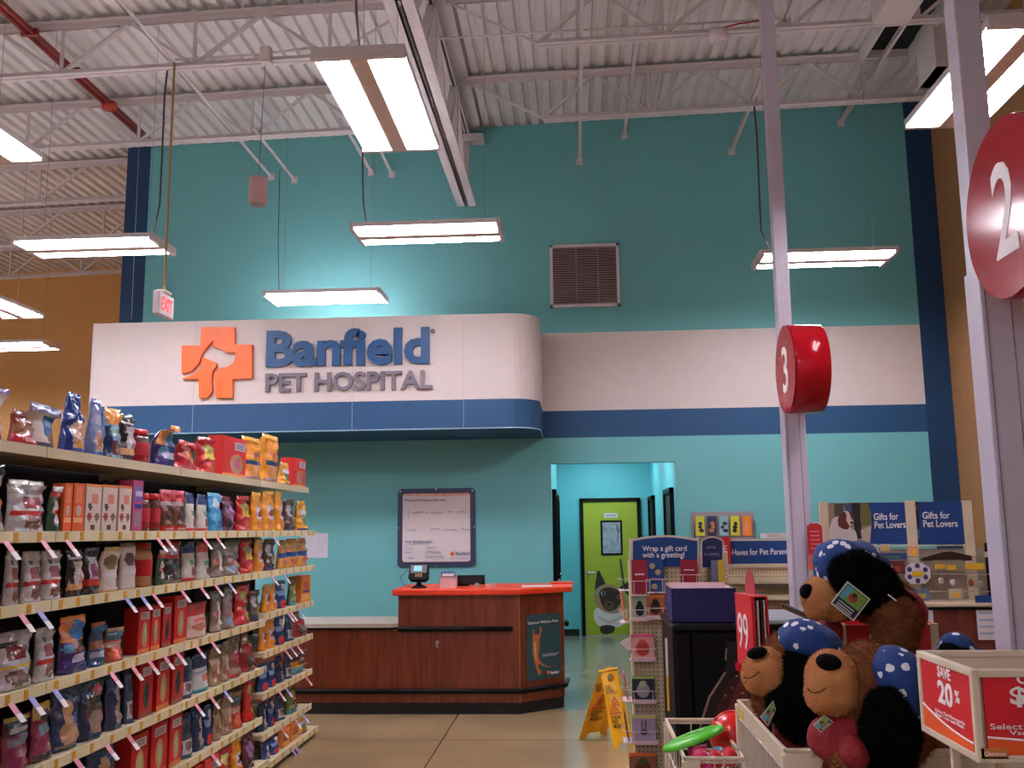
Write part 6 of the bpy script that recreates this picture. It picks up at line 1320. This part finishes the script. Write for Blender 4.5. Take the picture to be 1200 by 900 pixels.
def fuse(mb, name, m_, parent, voxel=.008, smooth=4, lump=.0, fur=0, fl=.012, seed=1, furm=None, grav=.4):
    """one continuous skin out of overlapping swellings, with optional short pile"""
    o = mb.build('tmp', m_)
    md = o.modifiers.new('r', 'REMESH'); md.mode = 'VOXEL'; md.voxel_size = voxel
    sm = o.modifiers.new('s', 'SMOOTH'); sm.iterations = smooth; sm.factor = .6
    dg = bpy.context.evaluated_depsgraph_get(); me = bpy.data.meshes.new_from_object(o.evaluated_get(dg)); bpy.data.objects.remove(o)
    me.update(); 
    if lump:
        nn_ = [v.normal.copy() for v in me.vertices]
        for v, n in zip(me.vertices, nn_): v.co += n*lump*noise.noise(v.co*22+Vector((seed, 0, 0)))
    if fur:
        r = random.Random(seed); bm = bmesh.new(); bm.from_mesh(me); base = [(f.calc_center_median(), f.normal.copy(), f.calc_area(), [v.co.copy() for v in f.verts]) for f in bm.faces]
        tot = sum(b[2] for b in base)
        for c, n, ar, vv in base:
            k = ar/tot*fur; k = int(k)+(1 if r.random() < k-int(k) else 0)
            for _ in range(k):
                wts = [r.random() for _ in vv]; s = sum(wts); p = sum((v*(w/s) for v, w in zip(vv, wts)), Vector())
                d = (n+Vector((r.uniform(-.6, .6), r.uniform(-.6, .6), r.uniform(-.6, .6)-grav))).normalized()
                sd = d.cross(Vector((r.uniform(-1, 1), r.uniform(-1, 1), r.uniform(-1, 1)))).normalized()*.0016
                L = fl*r.uniform(.6, 1.2); a = bm.verts.new(p-sd-n*.001); b_ = bm.verts.new(p+sd-n*.001); t_ = bm.verts.new(p+d*L+Vector((0, 0, -grav*L*.3)))
                bm.faces.new((a, b_, t_))
        bm.to_mesh(me); bm.free()
    me.polygons.foreach_set('use_smooth', [True]*len(me.polygons)); me.name = name
    me.materials.clear(); me.materials.append(m_)
    o = bpy.data.objects.new(name, me); COL.objects.link(o); o.parent = parent; return o
def plush(label, origin, Yd, parts):
    """parts are given as seen: (px, py, rx px, rz px, distance offset, ry m, tilt deg)"""
    o0 = atY(Yd, *origin); t = thing('plush_dog', label, 'plush toy', o0, 0, 'plush dogs with blue bandanas'); s = Yd/FOC
    def el(mb, px_, py_, rx, rz, dy=0, ry=None, tilt=0):
        c = atY(Yd+dy, px_, py_)-o0; k = (Yd+dy)/FOC
        mb.ell(c, (rx*k, ry if ry else (rx+rz)/2*k, rz*k), 20, rot=Matrix.Rotation(math.radians(tilt), 3, 'Y'))
    for nm, m_, es, kw in parts:
        mb = MB()
        for e in es: el(mb, *e)
        fuse(mb, nm, m_, t, **kw)
    return t, o0
FUR = dict(voxel=.007, lump=.006, fur=9000, fl=.014)
def swing_tag(t, o0, Yd, pts, label):
    P_ = [atY(Yd, *p)-o0 for p in pts]
    n = (P_[1]-P_[0]).cross(P_[3]-P_[0]).normalized()
    if n.y > 0: n = -n
    tg = MB().prism(P_, n, .002, 0, (196, 196, 190)).build('swing_tag', M_card, t); tg['label'] = label
    def q(u, v): return (P_[0].lerp(P_[1], u)).lerp(P_[3].lerp(P_[2], u), v)+n*.0022
    mb = MB(); mb.prism([q(.05, .05), q(.95, .05), q(.95, .95), q(.05, .95)], n, .0006, 0, (30, 30, 34))
    mb.prism([q(.08, .08), q(.92, .08), q(.92, .62), q(.08, .62)], n, .001, 0, (110, 150, 60)); mb.prism([q(.08, .08), q(.35, .08), q(.25, .62), q(.08, .62)], n, .0013, 0, (80, 160, 170))
    mb.prism([q(.5+.17*math.cos(a), .36+.17*math.sin(a)) for a in [k*PI/6 for k in range(12)]], n, .0016, 0, (156, 50, 50)); mb.prism([q(.5+.09*math.cos(a), .26+.09*math.sin(a)) for a in [k*PI/6 for k in range(12)]], n, .0019, 0, (40, 30, 34))
    for v in (.7, .8, .88): mb.prism([q(.15, v), q(.8, v), q(.8, v+.04), q(.15, v+.04)], n, .001, 0, (180, 180, 180))
    mb.build('tag_print', M_card, t)
# front dog
t, o0 = plush('front plush dog facing left, its big tan snout lowest of the three', (1015, 800), 2.95, [
 ('body', F_brown, [(1018, 803, 44, 46, .02, .12), (1000, 822, 30, 34, 0, .1), (1030, 760+85, 60, 60, .08, .14), (1010, 905, 62, 52, .1, .16), (992, 900, 18, 20, -.14, .05)], dict(voxel=.008, lump=.008, fur=12000, fl=.016, seed=2)),
 ('muzzle', F_tan, [(975, 796, 29, 33, -.03, .09), (979, 812, 28, 26, -.03, .085), (966, 812, 22, 23, -.04, .07)], dict(voxel=.006, lump=.002, fur=5000, fl=.006, seed=3)),
 ('nose', F_nose, [(971, 776, 14.5, 9.5, -.095, .03, 8)], dict(voxel=.004)),
 ('bandana', F_cap, [(1050, 797, 34, 37, -.03, .115), (1056, 815, 27, 28, -.05, .1), (1036, 786, 24, 25, -.02, .11)], dict(voxel=.006, lump=.006, seed=4)),
 ('ear', F_black, [(1040, 832, 22, 22, -.13, .05), (1042, 860, 31, 34, -.13, .055), (1040, 886, 26, 22, -.13, .05)], dict(voxel=.006, lump=.006, fur=12000, fl=.02, seed=5)),
 ('shirt', F_shirt, [(985, 866, 36, 26, -.05, .1), (1010, 858, 40, 26, .0, .12), (985, 880, 30, 18, -.07, .08, 20), (1000, 884, 16, 18, -.16, .06)], dict(voxel=.007, lump=.006, seed=6))])
MB().tube([atY(2.95-.105, *p)-o0 for p in ((946, 806), (949, 810), (954, 812), (960, 811), (968, 806))], .0018, 5).build('mouth_line', M_ink, t)
swing_tag(t, o0, 2.8, [(1020, 893), (1034, 884), (1046, 898), (1030, 906)], 'small shiny swing tag at the picture bottom')
swing_tag(t, o0, 2.8, [(953, 849), (966, 838), (976, 846), (962, 858)], 'small printed patch on the red shirt')
# left dog
t, o0 = plush('left plush dog facing left beside the red 99 sign holder', (925, 790), 3.28, [
 ('body', F_brown, [(925, 780, 32, 38, .03, .11), (908, 815, 26, 26, .02, .08), (900, 828, 14, 12, .02, .05), (950, 850, 38, 45, .1, .12)], dict(voxel=.008, lump=.008, fur=9000, fl=.015, seed=12)),
 ('muzzle', F_tan, [(898, 786, 26, 26, -.03, .085), (902, 795, 24, 21, -.03, .08), (888, 792, 18, 20, -.03, .07)], dict(voxel=.006, lump=.002, fur=4000, fl=.006, seed=13)),
 ('nose', F_nose, [(887, 765, 12, 6.5, -.085, .028, -14)], dict(voxel=.004)),
 ('bandana', F_cap, [(946, 752, 33, 25, -.02, .11, 14), (958, 760, 28, 25, -.03, .1), (930, 748, 18, 18, -.02, .09)], dict(voxel=.006, lump=.006, seed=14)),
 ('ear', F_black, [(945, 790, 30, 30, -.07, .06), (934, 822, 32, 34, -.08, .055), (940, 846, 26, 20, -.08, .05)], dict(voxel=.006, lump=.006, fur=12000, fl=.02, seed=15)),
 ('shirt', F_shirt, [(926, 852, 19, 18, 0, .08), (938, 864, 24, 18, 0, .08), (915, 842, 9, 10, 0, .04)], dict(voxel=.007, lump=.006, seed=16))])
MB().tube([atY(3.28-.11, *p)-o0 for p in ((871, 794), (877, 795), (884, 792), (890, 787))], .002, 5).build('mouth_line', M_ink, t)
swing_tag(t, o0, 3.12, [(891, 840), (906, 821), (909, 832), (900, 851)], 'glittering swing tag hanging at its neck')
# top dog
t, o0 = plush('topmost plush dog lying over the red sale sign, swing tag at its ear', (1000, 700), 3.66, [
 ('body', F_brown, [(985, 690, 30, 32, .06, .1), (1032, 704, 40, 25, .12, .1), (1050, 727, 28, 27, -.14, .06), (1049, 747, 26, 21, -.15, .055)], dict(voxel=.008, lump=.008, fur=11000, fl=.016, seed=22)),
 ('muzzle', F_tan, [(963, 700, 23, 24, -.03, .085), (975, 706, 24, 20, -.02, .085), (958, 712, 15, 14, -.03, .06)], dict(voxel=.006, lump=.002, fur=4000, fl=.006, seed=23)),
 ('nose', F_nose, [(945.5, 693, 8, 9, -.06, .03, 30)], dict(voxel=.004)),
 ('bandana', F_cap, [(983, 657, 29, 25, -.02, .105), (1004, 654, 26, 20, .0, .1), (972, 668, 17, 19, -.02, .09), (1028, 660, 18, 10, .04, .06, 24)], dict(voxel=.006, lump=.006, seed=24)),
 ('ear', F_black, [(1003, 672, 28, 24, -.12, .05), (1022, 688, 32, 28, -.12, .05, 20), (1036, 704, 20, 18, -.12, .045), (1050, 697, 22, 6, -.1, .03, 26)], dict(voxel=.006, lump=.006, fur=12000, fl=.02, seed=25)),
 ('shirt', F_shirt, [(1062, 715, 22, 26, .05, .09, -28), (1022, 710, 30, 16, .12, .08), (974, 740, 14, 18, .06, .05)], dict(voxel=.007, lump=.006, seed=26))])
swing_tag(t, o0, 3.42, [(993, 681), (1020, 702), (1000, 728), (973, 707)], 'large printed swing tag with green and blue picture')
MB().bar(atY(3.42, 1041, 697)-o0, atY(3.42, 1050, 704)-o0, .012, .003).build('tag_fastener', M_tooth, t)
# half hidden dog
t, o0 = plush('mostly hidden plush dog, only its blue bandana above the save sign', (1124, 765), 3.36, [
 ('body', F_brown, [(1124, 800, 30, 34, 0, .1), (1120, 850, 34, 46, 0, .12)], dict(voxel=.009, lump=.008, fur=3000, fl=.015, seed=32)),
 ('bandana', F_cap, [(1121, 761, 20, 18, 0, .08), (1136, 768, 16, 12, 0, .07)], dict(voxel=.006, lump=.005, seed=34)),
 ('ear', F_black, [(1115, 770, 14, 14, -.06, .05), (1128, 775, 14, 16, -.06, .04)], dict(voxel=.006, lump=.004, fur=2500, fl=.012, seed=35))])
# thin dark strap with brown edge lying left of the top dog
a = atY(6.3, 919, 711); b = atY(6.15, 958, 728)
t = thing('counter_paddle', 'dark brown edged paddle jutting from the checkout counter', 'paddle', a)
MB().bar((0, 0, 0), b-a, .05, .018).build('blade', mat('paddle_brown', (84, 48, 36), .4), t); MB().bar((.0, 0, .012), (b-a)+Vector((0, 0, .012)), .05, .006).build('top_face', M_black, t)
